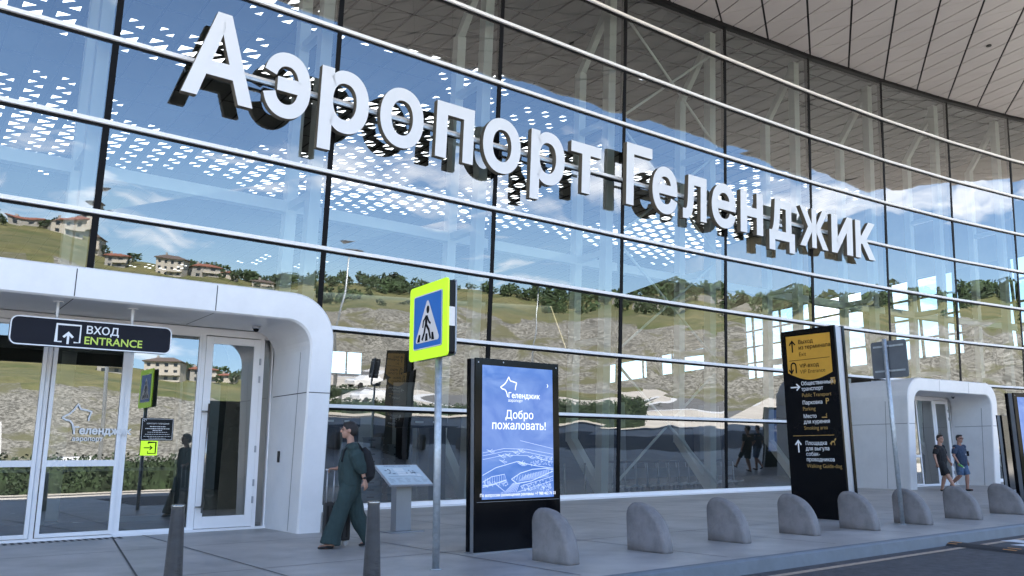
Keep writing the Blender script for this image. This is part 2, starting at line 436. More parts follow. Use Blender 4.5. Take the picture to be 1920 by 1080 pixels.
def dedge(s): return 10.9 + .33 * (s - 1)
KERB = 11.85
# portals in facade frames
T1 = (Vector(POS[1]) - Vector(POS[0])).normalized(); T5 = (Vector(POS[6]) - Vector(POS[5])).normalized()
def pframe(o, t):
    n = Vector((t.y, -t.x))
    return lambda s, d, z: Vector((o[0] + t.x * s + n.x * d, o[1] + t.y * s + n.y * d, z))

# ================================================================== SETTING
def strip(mb, s0, s1, d0, d1, z, mi=0, step=.5):
    n = max(1, round((s1 - s0) / step))
    for i in range(n):
        a = s0 + (s1 - s0) * i / n; b = s0 + (s1 - s0) * (i + 1) / n
        p = [F(a, 0, d0), F(b, 0, d0), F(b, 0, d1), F(a, 0, d1)]
        mb.add([(q.x, q.y, z) for q in p], [(0, 3, 2, 1)] if d1 > d0 else [(0, 1, 2, 3)], mi)
# ground sheet to the horizon
mb = MB(); n = 64; rr = [0, 140, 400, 1200, 3000]
vs = [(0, 22, -.175)]
for r in rr[1:]:
    vs += [(r * math.cos(2 * math.pi * k / n), 22 + r * math.sin(2 * math.pi * k / n), -.175 if r < 1500 else -.2) for k in range(n)]
fs = [(0, 1 + k, 1 + (k + 1) % n) for k in range(n)]
for i in range(3):
    fs += [(1 + i * n + k, 1 + (i + 1) * n + k, 1 + (i + 1) * n + (k + 1) % n, 1 + i * n + (k + 1) % n) for k in range(n)]
setp(mb.add(vs, fs).build('ground', 'pale'), kind='structure')
# forecourt pavement: slab with the kerb edge on the right, a raised crossing on the left
mb = MB()
strip(mb, -6, 11, 0.0, KERB, 0.0)
strip(mb, -6, .5, KERB, 17.5, 0.0)
a = F(.5, 0, KERB); b = F(.5, 0, 17.5)
mb.add([(a.x, a.y, 0), (b.x, b.y, 0), (b.x, b.y, -.17), (a.x, a.y, -.17)], [(0, 1, 2, 3)])
setp(mb.build('pavement', 'pavement', recalc=False), kind='structure')
mb = MB()
for d in (2.9, 5.9, 8.9):
    strip(mb, -6, 11, d - .009, d + .009, .004)
for k in range(-10, 21):
    s = k * .5 + .12; a = F(s - .0018, 0, .1); b = F(s + .0018, 0, .1); c = F(s + .0018, 0, KERB - .2); e = F(s - .0018, 0, KERB - .2)
    mb.add([(q.x, q.y, .005) for q in (a, e, c, b)], [(0, 1, 2, 3)])
for p, q in (((-6.6, 14.0), (-3.9, 9.0)),):
    v = (Vector(q) - Vector(p)).normalized(); m = Vector((-v.y, v.x)) * .012
    mb.add([(p[0] + m.x, p[1] + m.y, .006), (p[0] - m.x, p[1] - m.y, .006), (q[0] - m.x, q[1] - m.y, .006), (q[0] + m.x, q[1] + m.y, .006)], [(0, 1, 2, 3)])
setp(mb.build('pavement_joint', 'pjoint'), kind='structure')
# kerb
mb = MB(); nk = 40
for i in range(nk):
    a = .5 + (11 - .5) * i / nk; b = .5 + (11 - .5) * (i + 1) / nk
    def ring(s):
        A = F(s, 0, KERB); B = F(s, 0, KERB + .10); C = F(s, 0, KERB + .13); D = F(s, 0, KERB + .16)
        return [(A.x, A.y, .006), (B.x, B.y, .006), (C.x, C.y, -.02), (D.x, D.y, -.175)]
    q0, q1 = ring(a), ring(b)
    mb.add(q0 + q1, [(k, k + 1, 5 + k, 4 + k) for k in range(3)])
setp(mb.build('kerb', 'kerb'), kind='structure')
# road in front
mb = MB(); strip(mb, -6, 12, KERB + .1, 20.5, -.165)
strip(mb, -6, 12, 24.5, 25.4, -.168)
setp(mb.build('road', 'asphalt'), kind='structure')
mb = MB(); strip(mb, .75, 11, KERB + .40, KERB + .52, -.160)
setp(mb.build('road_edge_line', 'yellow'), kind='structure')
mb = MB()
for off, l0, l1 in ((1.25, .25, 1.15), (.80, .75, 1.9), (1.25, 1.9, 2.9), (.80, 2.6, 3.6)):
    a_ = Vector((7.0, 14.16, -.159)); d_ = Vector((.40, -.917, 0)); t_ = Vector((.917, .40, 0))
    mb.add([a_ + d_ * l0 + t_ * off, a_ + d_ * l1 + t_ * off, a_ + d_ * l1 + t_ * (off + .38), a_ + d_ * l0 + t_ * (off + .38)], [(0, 1, 2, 3)])
for k in range(7): strip(mb, -3.2 + k * .0, -1.2, 12.2 + k * 1.05, 12.7 + k * 1.05, .005, step=1)
setp(mb.build('crossing_marking', 'white_mark'), kind='structure')
# loop roads of the car park seen mirrored in the glass
mb = MB()
def loop(cx, cy, rx, ry, w, z, rot=0, a0=0, a1=360, mi=0):
    n = 60; c, s_ = math.cos(rot), math.sin(rot); pts = []
    for k in range(n + 1):
        a = R(a0 + (a1 - a0) * k / n)
        for q in (1, -1):
            x = (rx + q * w / 2) * math.cos(a); y = (ry + q * w / 2) * math.sin(a)
            pts.append((cx + x * c - y * s_, cy + x * s_ + y * c, z))
    mb.add(pts, [(2 * k, 2 * k + 1, 2 * k + 3, 2 * k + 2) for k in range(n)], mi)
loop(112, 2, 52, 17, 7, -.165, R(-8)); loop(165, -5, 30, 22, 6, -.165); loop(75, -40, 26, 20, 7, -.164)
setp(mb.build('car_park_road', 'old_asphalt'), kind='structure')
mb = MB()
for cx, cy, rx, ry, w_, rot in ((112, 2, 52, 17, 7, R(-8)), (165, -5, 30, 22, 6, 0), (75, -40, 26, 20, 7, 0)):
    for q in (-1, 1): loop(cx, cy, rx + q * (w_ / 2 + .5), ry + q * (w_ / 2 + .5), 1.1, -.155, rot)
loop(60, 40, 130, 62, 1.2, -.155, R(-14), 215, 335); loop(60, 46, 150, 80, 1.2, -.155, R(-14), 215, 335)
setp(mb.build('car_park_kerb', 'white_mark'), kind='structure')
mb = MB(); loop(60, 43, 140, 71, 8, -.162, R(-14), 215, 335); setp(mb.build('approach_road', 'old_asphalt'), kind='structure')
mb = MB(); 
def blob(cx, cy, rx, ry, z, rot=0):
    n = 40; c, s_ = math.cos(rot), math.sin(rot)
    mb.add([(cx + rx * math.cos(2 * math.pi * k / n) * c - ry * math.sin(2 * math.pi * k / n) * s_, cy + rx * math.cos(2 * math.pi * k / n) * s_ + ry * math.sin(2 * math.pi * k / n) * c, z) for k in range(n)], [tuple(range(n))])
blob(112, 2, 30, 8, -.15, R(-8)); blob(165, -5, 20, 13, -.15)
setp(mb.build('roundabout_lawn', 'meadow'), kind='structure')
# hillside opposite the terminal: flat foot, scree bank, meadow, crest
def crest_el(az):
    pts = [(-40, 4.0), (20, 5.2), (43, 5.55), (50, 5.1), (56, 4.6), (62, 4.6), (70, 4.9), (79, 5.2), (83, 5.9), (90, 6.0), (110, 5.2), (150, 4.0), (200, 3.0)]
    for (a, e), (b, g) in zip(pts, pts[1:]):
        if a <= az <= b: return e + (g - e) * (az - a) / (b - a)
    return 3.0
HC = Vector((0, 22))
def hill_z(az, r):
    e = crest_el(az); k = e / 5.2; nz_ = noise.noise(Vector((az * .13, r * .012, 3.1)))
    prof = [(118, -.3), (130, .4), (150, 6 * k), (178, 14 * k), (200, 17 * k), (240, 21.5 * k), (300, 27 * k), (345, 5 + 345 * math.tan(R(e))), (420, 4 + 345 * math.tan(R(e))), (600, 20)]
    for (a, z0), (b, z1) in zip(prof, prof[1:]):
        if a <= r <= b: z = z0 + (z1 - z0) * (r - a) / (b - a); break
    f = min(1, max(0, (r - 125) / 40))
    z += f * nz_ * 1.6
    if 132 < r < 205: z += 1.5 * noise.noise(Vector((az * .9, r * .11, 0))) * min(1, (r - 132) / 10)
    return z
mb = MB(); naz, nr_ = 200, 70; az0, az1 = -35, 195; r0, r1 = 119, 600
RS = [119 + (i / nr_) ** 1.6 * (r1 - 119) for i in range(nr_ + 1)]
vs = []
for i in range(naz + 1):
    az = az0 + (az1 - az0) * i / naz
    for r in RS: vs.append((HC.x + r * math.sin(R(az)), HC.y - r * math.cos(R(az)), hill_z(az, r)))
w = nr_ + 1
for i in range(naz):
    for k in range(nr_):
        r = RS[k]; az = az0 + (az1 - az0) * i / naz
        q = r + 16 * noise.noise(Vector((az * .16, r * .02, 9))) + 5 * noise.noise(Vector((az * .7, r * .1, 2)))
        white_patch = 300 < r < 325 and 80 < az < 88
        mb.add([vs[i * w + k], vs[(i + 1) * w + k], vs[(i + 1) * w + k + 1], vs[i * w + k + 1]], [(0, 1, 2, 3)], 1 if (q < 192 and az > 58 + q * .02) or (q < 178 and az <= 62) or white_patch else 0, True)
hill = mb.build('hillside', ['meadow', 'scree'], recalc=False)
setp(hill, kind='structure')
bm = bmesh.new(); bm.from_mesh(hill.data); bmesh.ops.remove_doubles(bm, verts=bm.verts, dist=.01); bm.to_mesh(hill.data); bm.free()
def hpt(az, r): return Vector((HC.x + r * math.sin(R(az)), HC.y - r * math.cos(R(az)), hill_z(az, r)))

# forest along the crest: one far-off wood, leaf clumps on many crowns
def leaf_clump(mb, c, rx, rz, n, size, mi=0):
    for _ in range(n):
        d = Vector((random.gauss(0, 1), random.gauss(0, 1), random.gauss(0, 1))).normalized() * random.uniform(.35, 1) ** .6
        p = Vector((c[0] + d.x * rx, c[1] + d.y * rx, c[2] + d.z * rz))
        u = Vector((random.gauss(0, 1), random.gauss(0, 1), random.gauss(0, 1))).normalized(); v = u.orthogonal().normalized()
        s = size * random.uniform(.6, 1.3)
        mb.add([p - u * s - v * s * .5, p + u * s - v * s * .4, p + u * s * .7 + v * s * .6, p - u * s * .6 + v * s * .5], [(0, 1, 2, 3)], mi)
mb = MB()
for k in range(760):
    az = random.uniform(52, 125); r = random.gauss(340, 12) if random.random() < .7 else random.uniform(255, 335)
    if r < 325 and noise.noise(Vector((az * .2, r * .03, 5))) < (.12 if az < 79 else -.15): continue
    if az < 60 and r < 333: continue
    p = hpt(az, min(r, 372)); h = random.uniform(2.5, 5.5) * (1.35 if az > 82 else 1)
    leaf_clump(mb, (p.x, p.y, p.z + h * .5), h * .55, h * .5, 75, h * .12)
setp(mb.build('far_woodland', 'forest', recalc=False), 'dark green wood along the crest of the far hill', 'woodland', kind='stuff')

# hedge beyond the road
mb = MB()
for k in range(2600):
    s = random.uniform(.2, 11); d = 27.5 + random.gauss(0, .45); p = F(s, 0, d); 
    leaf_clump(mb, (p.x, p.y, random.uniform(-.1, 1.25)), .24, .22, 9, .065)
for k in range(150):
    s = .2 + 10.8 * k / 150; a = F(s, 0, 27.1); b = F(s + .08, 0, 27.1); c = F(s + .08, 0, 27.9); e = F(s, 0, 27.9)
    mb.hexa([(q.x, q.y, -.17) for q in (a, b, c, e)], [(q.x, q.y, 1.05) for q in (a, b, c, e)])
setp(mb.build('hedge', 'foliage', recalc=False), 'low dark green clipped hedge across the road from the terminal', 'hedge')
# ================================================================== TERMINAL BUILDING
term = empty('terminal_building', (*POS[3], 0), 'curved glass terminal building with white transoms under a broad triangulated canopy', 'building')
CUT = {-1: (0, .385), 0: (.62, 1), 5: (0, .292), 6: (.55, 1)}
def pane(mb, j, k, mi=0):
    u0, u1 = CUT.get(j, (0, 1)) if k < 2 else (0, 1)
    jit = [random.uniform(-.012, .012) for _ in range(4)]
    e = .02
    c = []
    for q, (u, kk) in enumerate(((u0 + e / BAY, k), (u1 - e / BAY, k), (u1 - e / BAY, k + 1), (u0 + e / BAY, k + 1))):
        z = zr(kk, j + u) + (e if kk == k else -e)
        c.append(FJ(j, z, jit[q]).lerp(FJ(j + 1, z, jit[q]), u))
    mb.add(c, [(0, 1, 2, 3)], mi)
for j in range(-1, 8):
    for k in range(9):
        mb = MB(); pane(mb, j, k); mb.build('glass_pane', 'glass', term, recalc=False)
mb = MB()
for j in list(range(-5, -1)) + list(range(8, 11)):
    for k in range(9): pane(mb, j, k)
setp(mb.build('outer_glazing', 'glass', term, recalc=False), kind='stuff')
# transoms: white aluminium caps
SEG = [x * .25 for x in range(-20, 45)]
def cap(mb, ss, zf, h, o0, o1, mi=0):
    rings = [[F(s, zf(s) - h / 2, o0), F(s, zf(s) - h / 2, o1), F(s, zf(s) + h / 2, o1), F(s, zf(s) + h / 2, o0)] for s in ss]
    vs = [p for r in rings for p in r]; fs = [(0, 1, 2, 3), tuple(4 * (len(rings) - 1) + i for i in (3, 2, 1, 0))]
    for i in range(len(rings) - 1):
        for q in range(4): fs.append((4 * i + q, 4 * i + (q + 1) % 4, 4 * i + 4 + (q + 1) % 4, 4 * i + 4 + q))
    mb.add(vs, fs, mi)
def runs(k):
    if k < 2:
        return [[s for s in range(-5, 0)] + [-.615], [.62] + list(range(1, 6)) + [5.292], [6.55, 7, 8, 9, 10, 11]]
    return [list(range(-5, 12))]
for k in range(1, 9):
    mb = MB()
    for ss in runs(k): cap(mb, ss, lambda s: ROWS[k] + .01, .085, -.06, .085)
    tb_ = mb.build('transom', 'alu', term)
    mb = MB()
    for ss in runs(k): cap(mb, ss, lambda s: ROWS[k] - .062, .055, -.06, .022)
    mb.build('gasket', 'joint', tb_)
mb = MB()
for ss in runs(0): cap(mb, ss, lambda s: .065, .13, -.10, .10)
mb.build('sill', 'alu', term)
mb = MB()
for ss in runs(0): cap(mb, ss, lambda s: .012, .024, .10, .42)
mb.build('sill_flashing', 'alu', term)
mb = MB(); cap(mb, list(range(-5, 12)), lambda s: ztop(s) - .02, .16, -.25, .12); mb.build('head_joint', 'joint', term)
for j in range(-4, 11):
    mb = MB(); zb = 4.2 if j in (6, 0) and False else .02
    if j == 0: zb = 4.1
    if j == 6: zb = 4.1
    zt = ztop(j) - .02; t_ = Vector((math.cos(HD[j]), math.sin(HD[j]), 0)) * .065
    q = lambda z: [FJ(j, z, -.14) - t_, FJ(j, z, .014) - t_, FJ(j, z, .014) + t_, FJ(j, z, -.14) + t_]
    mb.hexa(q(zb), q(zt)); mb.build('mullion', 'joint', term)
# steel truss columns behind the glass
for j in range(-4, 11):
    mb = MB(); t_ = Vector((math.cos(HD[j]), math.sin(HD[j]), 0)); n_ = nrm(j); zt = ztop(j)
    P = lambda z, o: FJ(j, z, o) - t_ * .12
    mb.beam(P(.03, -.62), P(zt - .1, -.62), .30, .30, up=t_)
    mb.beam(P(1.7, -2.1), P(zt - 2.3, -2.1), .28, .30, up=t_)
    mb.beam(P(1.82, -2.13), P(.15, -.66), .26, .28, up=t_)
    mb.beam(P(zt - 2.35, -2.13), P(zt - .35, -.66), .22, .22, up=t_)
    for z in (4.9, 7.75, 12.2): mb.beam(P(z, -.7), P(z, -2.1), .2, .2)
    mb.build('truss_column', 'steel_white', term)
mb = MB(); cap(mb, list(range(-4, 11)), lambda s: 7.75, .30, -2.24, -1.98); mb.build('spandrel_beam', 'steel_white', term)
mb = MB()
for z0, z1 in ((.3, 4.1), (4.5, 8.0), (8.3, 12.0), (12.3, 16.0)):
    for a, b in ((3.03, 3.97), (3.97, 3.03)):
        mb.tube([F(a, z0, -.38 + (.11 if a > 3.5 else 0)), F(b, z1, -.38 + (.11 if a > 3.5 else 0))], .045, 8)
mb.build('cross_brace', 'steel_white', term)
# triangulated panels
def tri_panels(mb, s0, s1, ns, o0, no, do, zoff, mi, gap=.042, flip=False, edge=None, hole=None):
    for a in range(ns):
        sa = s0 + (s1 - s0) * a / ns; sb = s0 + (s1 - s0) * (a + 1) / ns
        for b in range(no):
            oa, ob = o0 + do * b, o0 + do * (b + 1)
            if edge:
                e = edge((sa + sb) / 2)
                if abs(oa) > e: continue
                if abs(ob) > e: ob = math.copysign(e, ob)
            z = lambda s: ztop(s) + zoff
            A, B, C, D = F(sa, z(sa), oa), F(sb, z(sb), oa), F(sb, z(sb), ob), F(sa, z(sa), ob)
            for tri in ((A, B, D), (B, C, D)) if not flip else ((A, B, C), (A, C, D)):
                c = (tri[0] + tri[1] + tri[2]) / 3
                k = 1 - gap * 2.4 / (((tri[0] - c).length + (tri[1] - c).length + (tri[2] - c).length) / 3)
                if hole and hole((sa + sb) / 2, (oa + ob) / 2, tri):
                    kk = hole((sa + sb) / 2, (oa + ob) / 2, tri)
                    q = [c + (p - c) * kk for p in tri]
                    mb.add(list(tri) + q, [(0, 1, 4, 3), (1, 2, 5, 4), (2, 0, 3, 5)], mi)
                    mb.sky.append(q)
                elif hole: mb.add(list(tri), [(0, 1, 2)], mi)
                else:
                    q = [c + (p - c) * k for p in tri]; dz = random.uniform(-.004, .004)
                    q = [p + Vector((0, 0, dz)) for p in q]
                    mb.add(q + [p + Vector((0, 0, .04)) for p in q], [(0, 1, 2), (5, 4, 3), (0, 3, 4, 1), (1, 4, 5, 2), (2, 5, 3, 0)], mi)
canopy = None
mb = MB(); EDG = lambda s: dedge(s) - KL[3] * ztop(s)
def inv_so(p):
    best = None
    for j in range(-6, 12):
        A = Vector(POS[j]); B = Vector(POS[j + 1]); t_ = (B - A); L_ = t_.length; t_ /= L_
        u = (p - A).dot(t_) / L_; e_ = max(0, -u, u - 1)
        o_ = (p - A).dot(Vector((t_.y, -t_.x)))
        if best is None or e_ < best[0]: best = (e_, j + min(1, max(0, u)), o_)
    return best[1], best[2]
E1 = Vector((math.cos(R(69)), math.sin(R(69)))); E2 = Vector((math.cos(R(-21)), math.sin(R(-21)))); G_ = 1.5; G0 = Vector((16.0, 24.0))
def soffit_tri(mb, tri, gaps):
    info = [inv_so(q) for q in tri]
    lim = [(s_, o_ - KL[3] * ztop(s_)) for s_, o_ in info]
    if all(o_ > EDG(s_) for s_, o_ in lim) or all(o_ < -.1 for s_, o_ in lim): return
    if min(s_ for s_, o_ in lim) < -5.2 or max(s_ for s_, o_ in lim) > 11.5: return
    c = (tri[0] + tri[1] + tri[2]) / 3; q2 = []
    if (tri[1] - tri[0]).cross(tri[2] - tri[0]) < 0: tri = [tri[0], tri[2], tri[1]]; gaps = [gaps[2], gaps[1], gaps[0]]
    def off(i):
        a, b = tri[i], tri[(i + 1) % 3]; d = (b - a).normalized(); n = Vector((-d.y, d.x)); return a + n * gaps[i], d
    for i in range(3):
        (a, d), (b, e_) = off((i + 2) % 3), off(i)
        k = (b - a).cross(e_) / d.cross(e_); q2.append(a + d * k)
    dz = random.uniform(-.003, .003); P3 = []
    for q in q2:
        s_, o_ = inv_so(q); o_ -= KL[3] * ztop(s_)
        if o_ > EDG(s_): w3 = F(s_, ztop(s_), EDG(s_)); q = Vector((w3.x, w3.y))
        P3.append(Vector((q.x, q.y, ztop(s_) + .03 + dz)))
    mb.add(P3 + [q + Vector((0, 0, .03)) for q in P3], [(2, 1, 0), (3, 4, 5), (1, 4, 3, 0), (2, 5, 4, 1), (0, 3, 5, 2)])
for a in range(-32, 26):
    for b in range(-32, 26):
        A = G0 + E2 * G_ * a + E1 * G_ * b; B = A + E2 * G_; C = B + E1 * G_; D = A + E1 * G_
        # steep joints run along E1 (wide), cross joints along E2 (hairline), diagonal from D to B
        soffit_tri(mb, [A, B, D], [.008, .027, .036]); soffit_tri(mb, [B, C, D], [.036, .008, .027])
mb.build('soffit', 'soffit', term, recalc=False)
mb = MB(); n = 60
for i in range(n):
    a = -4.3 + 15.3 * i / n; b = -4.3 + 15.3 * (i + 1) / n
    p = [F(a, ztop(a), .0), F(b, ztop(b), .0), F(b, ztop(b), EDG(b) + .05), F(a, ztop(a), EDG(a) + .05)]
    mb.add([q + Vector((0, 0, .11)) for q in p], [(0, 1, 2, 3)])
mb.build('soffit_backing', 'dark', term, recalc=False)
mb = MB()
prof = [(0.0, .02), (.28, .05), (.48, .18), (.60, .42), (.60, .68), (.48, .92), (.25, 1.08), (-.2, 1.16)]
rings = []
for i in range(n + 1):
    s = -4.3 + 15.3 * i / n
    rings.append([F(s, ztop(s), EDG(s) + d) + Vector((0, 0, z)) for d, z in prof] + [F(s, ztop(s), -.6) + Vector((0, 0, 1.3))])
w_ = len(rings[0])
mb.add([p for r in rings for p in r], [(i * w_ + k, (i + 1) * w_ + k, (i + 1) * w_ + k + 1, i * w_ + k + 1) for i in range(n) for k in range(w_ - 1)], 0, True)
mb.build('canopy_roof', 'roof', term)
mb = MB()
for s, o in ((6.2, 4.2), (3.4, 5.0), (8.6, 4.4)):
    p = F(s, ztop(s), o); mb.lathe([(.07, -.012), (.10, -.012), (.10, .03)], (p.x, p.y, p.z), 12)
mb.build('soffit_lamp', 'black_metal', term)
# interior ceiling with triangular rooflights
mb = MB(); mb.sky = []
def hole(s, o, tri):
    v = max(math.exp(-((o - c) / w) ** 2 * 1.4) for c, w in ((-6.4 - .75 * max(0, s), .9), (-12.0 - .6 * s, 1.8), (-22.5 - .8 * s, 4.2)) if s < 3.3 or c < -11)
    if s > 2.6: v = max(v, .9 * math.exp(-((o + 22) / 12) ** 4) * (.5 + .9 * noise.noise(Vector((s * 1.3, 0, 7)))))
    v += .75 * noise.noise(Vector((s * .8, o * .10, 1.7))) + .25 * noise.noise(Vector((s * 2.6, o * .3, 4))) - .40
    if v > .0 and -54 < o < -4.5: return .22 + .24 * min(1, v * 1.5)
    return None
tri_panels(mb, -5, 9, 70, 0, 54, -1.08, .0, 0, hole=hole)
sky_q = mb.sky
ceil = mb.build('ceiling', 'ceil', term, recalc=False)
mb = MB()
for q in sky_q: mb.add([p + Vector((0, 0, .004)) for p in q], [(0, 1, 2)])
mb.build('rooflight', 'skylight', ceil, recalc=False)
mb = MB()
for a in range(71):
    s = -5 + a / 5; p, q = F(s, ztop(s), -.2), F(s, ztop(s), -58)
    mb.beam(p - Vector((0, 0, .03)), q - Vector((0, 0, .03)), .05, .03)
for b in range(1, 54, 2):
    for a in range(28):
        s = -5 + a / 2; p, q = F(s, ztop(s), -1.08 * b), F(s + .5, ztop(s + .5), -1.08 * b)
        mb.beam(p - Vector((0, 0, .022)), q - Vector((0, 0, .022)), .03, .02)
mb.build('ceiling_joint', 'dark', ceil)
# interior floor, walls, windows
mb = MB(); n = 28
for i in range(n):
    a = -5 + 14 * i / n; b = -5 + 14 * (i + 1) / n
    p = [F(a, 0, 0), F(b, 0, 0), F(b, 0, -58), F(a, 0, -58)]
    mb.add([(q.x, q.y, 0) for q in p], [(0, 1, 2, 3)])
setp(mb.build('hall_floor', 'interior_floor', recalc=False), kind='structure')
def wall(mb, P, u0, u1, z0, z1, th, mi=0):
    """P(u, off) plan function"""
    a, b, c, d = P(u0, 0), P(u1, 0), P(u1, th), P(u0, th)
    mb.hexa([(q.x, q.y, z0) for q in (a, b, c, d)], [(q.x, q.y, z1) for q in (a, b, c, d)], mi)
rearP = lambda u, o: F(u, 0, -58 - o); endP = lambda u, o: F(9 + o / BAY, 0, -u); leftP = lambda u, o: F(-5 - o / BAY, 0, -u)
mb = MB()
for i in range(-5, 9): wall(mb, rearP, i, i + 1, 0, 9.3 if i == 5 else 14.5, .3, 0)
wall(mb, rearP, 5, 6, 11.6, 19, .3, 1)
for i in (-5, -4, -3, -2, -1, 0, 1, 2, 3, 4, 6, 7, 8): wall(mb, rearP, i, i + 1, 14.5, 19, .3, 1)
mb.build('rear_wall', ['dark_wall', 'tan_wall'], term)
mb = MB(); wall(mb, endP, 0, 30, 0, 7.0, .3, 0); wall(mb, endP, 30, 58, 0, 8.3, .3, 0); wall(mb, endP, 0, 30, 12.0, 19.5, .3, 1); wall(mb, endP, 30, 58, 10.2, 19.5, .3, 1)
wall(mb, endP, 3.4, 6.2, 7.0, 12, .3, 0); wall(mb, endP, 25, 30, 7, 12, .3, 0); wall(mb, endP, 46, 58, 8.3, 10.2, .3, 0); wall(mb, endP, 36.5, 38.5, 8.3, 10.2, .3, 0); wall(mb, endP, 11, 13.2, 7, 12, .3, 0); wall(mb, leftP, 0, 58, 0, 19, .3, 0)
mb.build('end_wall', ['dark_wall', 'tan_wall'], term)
def wframe(mb, P, u0, u1, z0, z1, nu, nz_, w=.16):
    for i in range(nu + 1):
        u = u0 + (u1 - u0) * i / nu; a = P(u, .15); mb.beam((a.x, a.y, z0), (a.x, a.y, z1), w, .12)
    for k in range(nz_ + 1):
        z = z0 + (z1 - z0) * k / nz_; m = 6
        for i in range(m):
            a = P(u0 + (u1 - u0) * i / m, .15); b = P(u0 + (u1 - u0) * (i + 1) / m, .15)
            mb.beam((a.x, a.y, z), (b.x, b.y, z), .1, w * .8)
mb = MB(); wframe(mb, endP, 0, 30, 7.0, 12, 10, 4); mb.build('end_window', 'dark_wall', term)
mb = MB(); wframe(mb, endP, 30, 58, 8.3, 10.2, 6, 1); mb.build('end_window', 'dark_wall', term)
mb = MB(); wframe(mb, rearP, 5, 6, 9.3, 11.6, 4, 1); mb.build('rear_window', 'dark_wall', term)
mb = MB()
for s in range(0, 8): wall(mb, lambda u, o: F(u, 0, -15 - o), s, s + 1, .0, 4.3, .25, 0)
for s in (1.2, 2.5, 4.4, 5.3, 6.6):
    wall(mb, lambda u, o: F(u, 0, -14.4 - o), s, s + .3, .0, 4.1, .5, 1)
mb.build('partition_wall', ['dark_wall', 'grey_metal'], term)
mb = MB(); 
for s, o in ((1.6, -9), (2.75, -11), (4.6, -9.5)):
    a = F(s, 0, o); mb.box((a.x - .5, a.y - .4, 0), (a.x + .5, a.y + .4, 4.2))
mb.build('hall_pier', 'grey_metal', term, bevel=.03)

# airport name on brackets in front of the glass
sign = empty('airport_name_sign', F(3, 9.1, .3), 'giant white raised letters spelling the airport name along the glass front', 'sign')
LET = [('А', .25, .562), ('э', .603, .829), ('р', .879, 1.136), ('о', 1.20, 1.452), ('п', 1.53, 1.77), ('о', 1.832, 2.092), ('р', 2.166, 2.420), ('т', 2.468, 2.712), ('Г', 2.928, 3.156), ('е', 3.160, 3.392), ('л', 3.446, 3.680), ('е', 3.733, 3.985), ('н', 4.037, 4.282), ('д', 4.352, 4.648), ('ж', 4.712, 5.060), ('и', 5.104, 5.373), ('к', 5.411, 5.676)]
ZB, CAP = 9.12, 1.93
for ch, sa, sb in LET:
    P, Fc, B, adv = glyph_bold(ch, .025)
    x0 = min(p.x for p in P); x1 = max(p.x for p in P)
    def X(p, w):
        return F(sa + (sb - sa) * (p.x - x0) / (x1 - x0), ZB + (p.y + 0.0) * CAP / .74, w)
    mb = MB(); nP = len(P)
    mb.add([X(p, .53) for p in P], Fc, 0)
    mb.add([X(p, .53) for p in P] + [X(p, .36) for p in P], [(a, nP + a, nP + b, b) for a, b in B], 1)
    mb.add([X(p, .36) for p in P], [f[::-1] for f in Fc], 1)
    mb.build('letter', ['letter_face', 'letter_side'], sign, recalc=False)
for a, b in ((.30, 2.66), (2.98, 5.62)):
    mb = MB(); ss = [a] + [x for x in range(math.ceil(a), math.ceil(b))] + [b]
    cap(mb, ss, lambda s: 9.85, .07, .27, .34)
    k = a + .1
    while k < b:
        p, q = F(k, 9.85, .14), F(k, 9.85, .30); mb.beam(p, q, .04, .04); k += .35
    mb.build('mounting_rail', 'galv', sign)

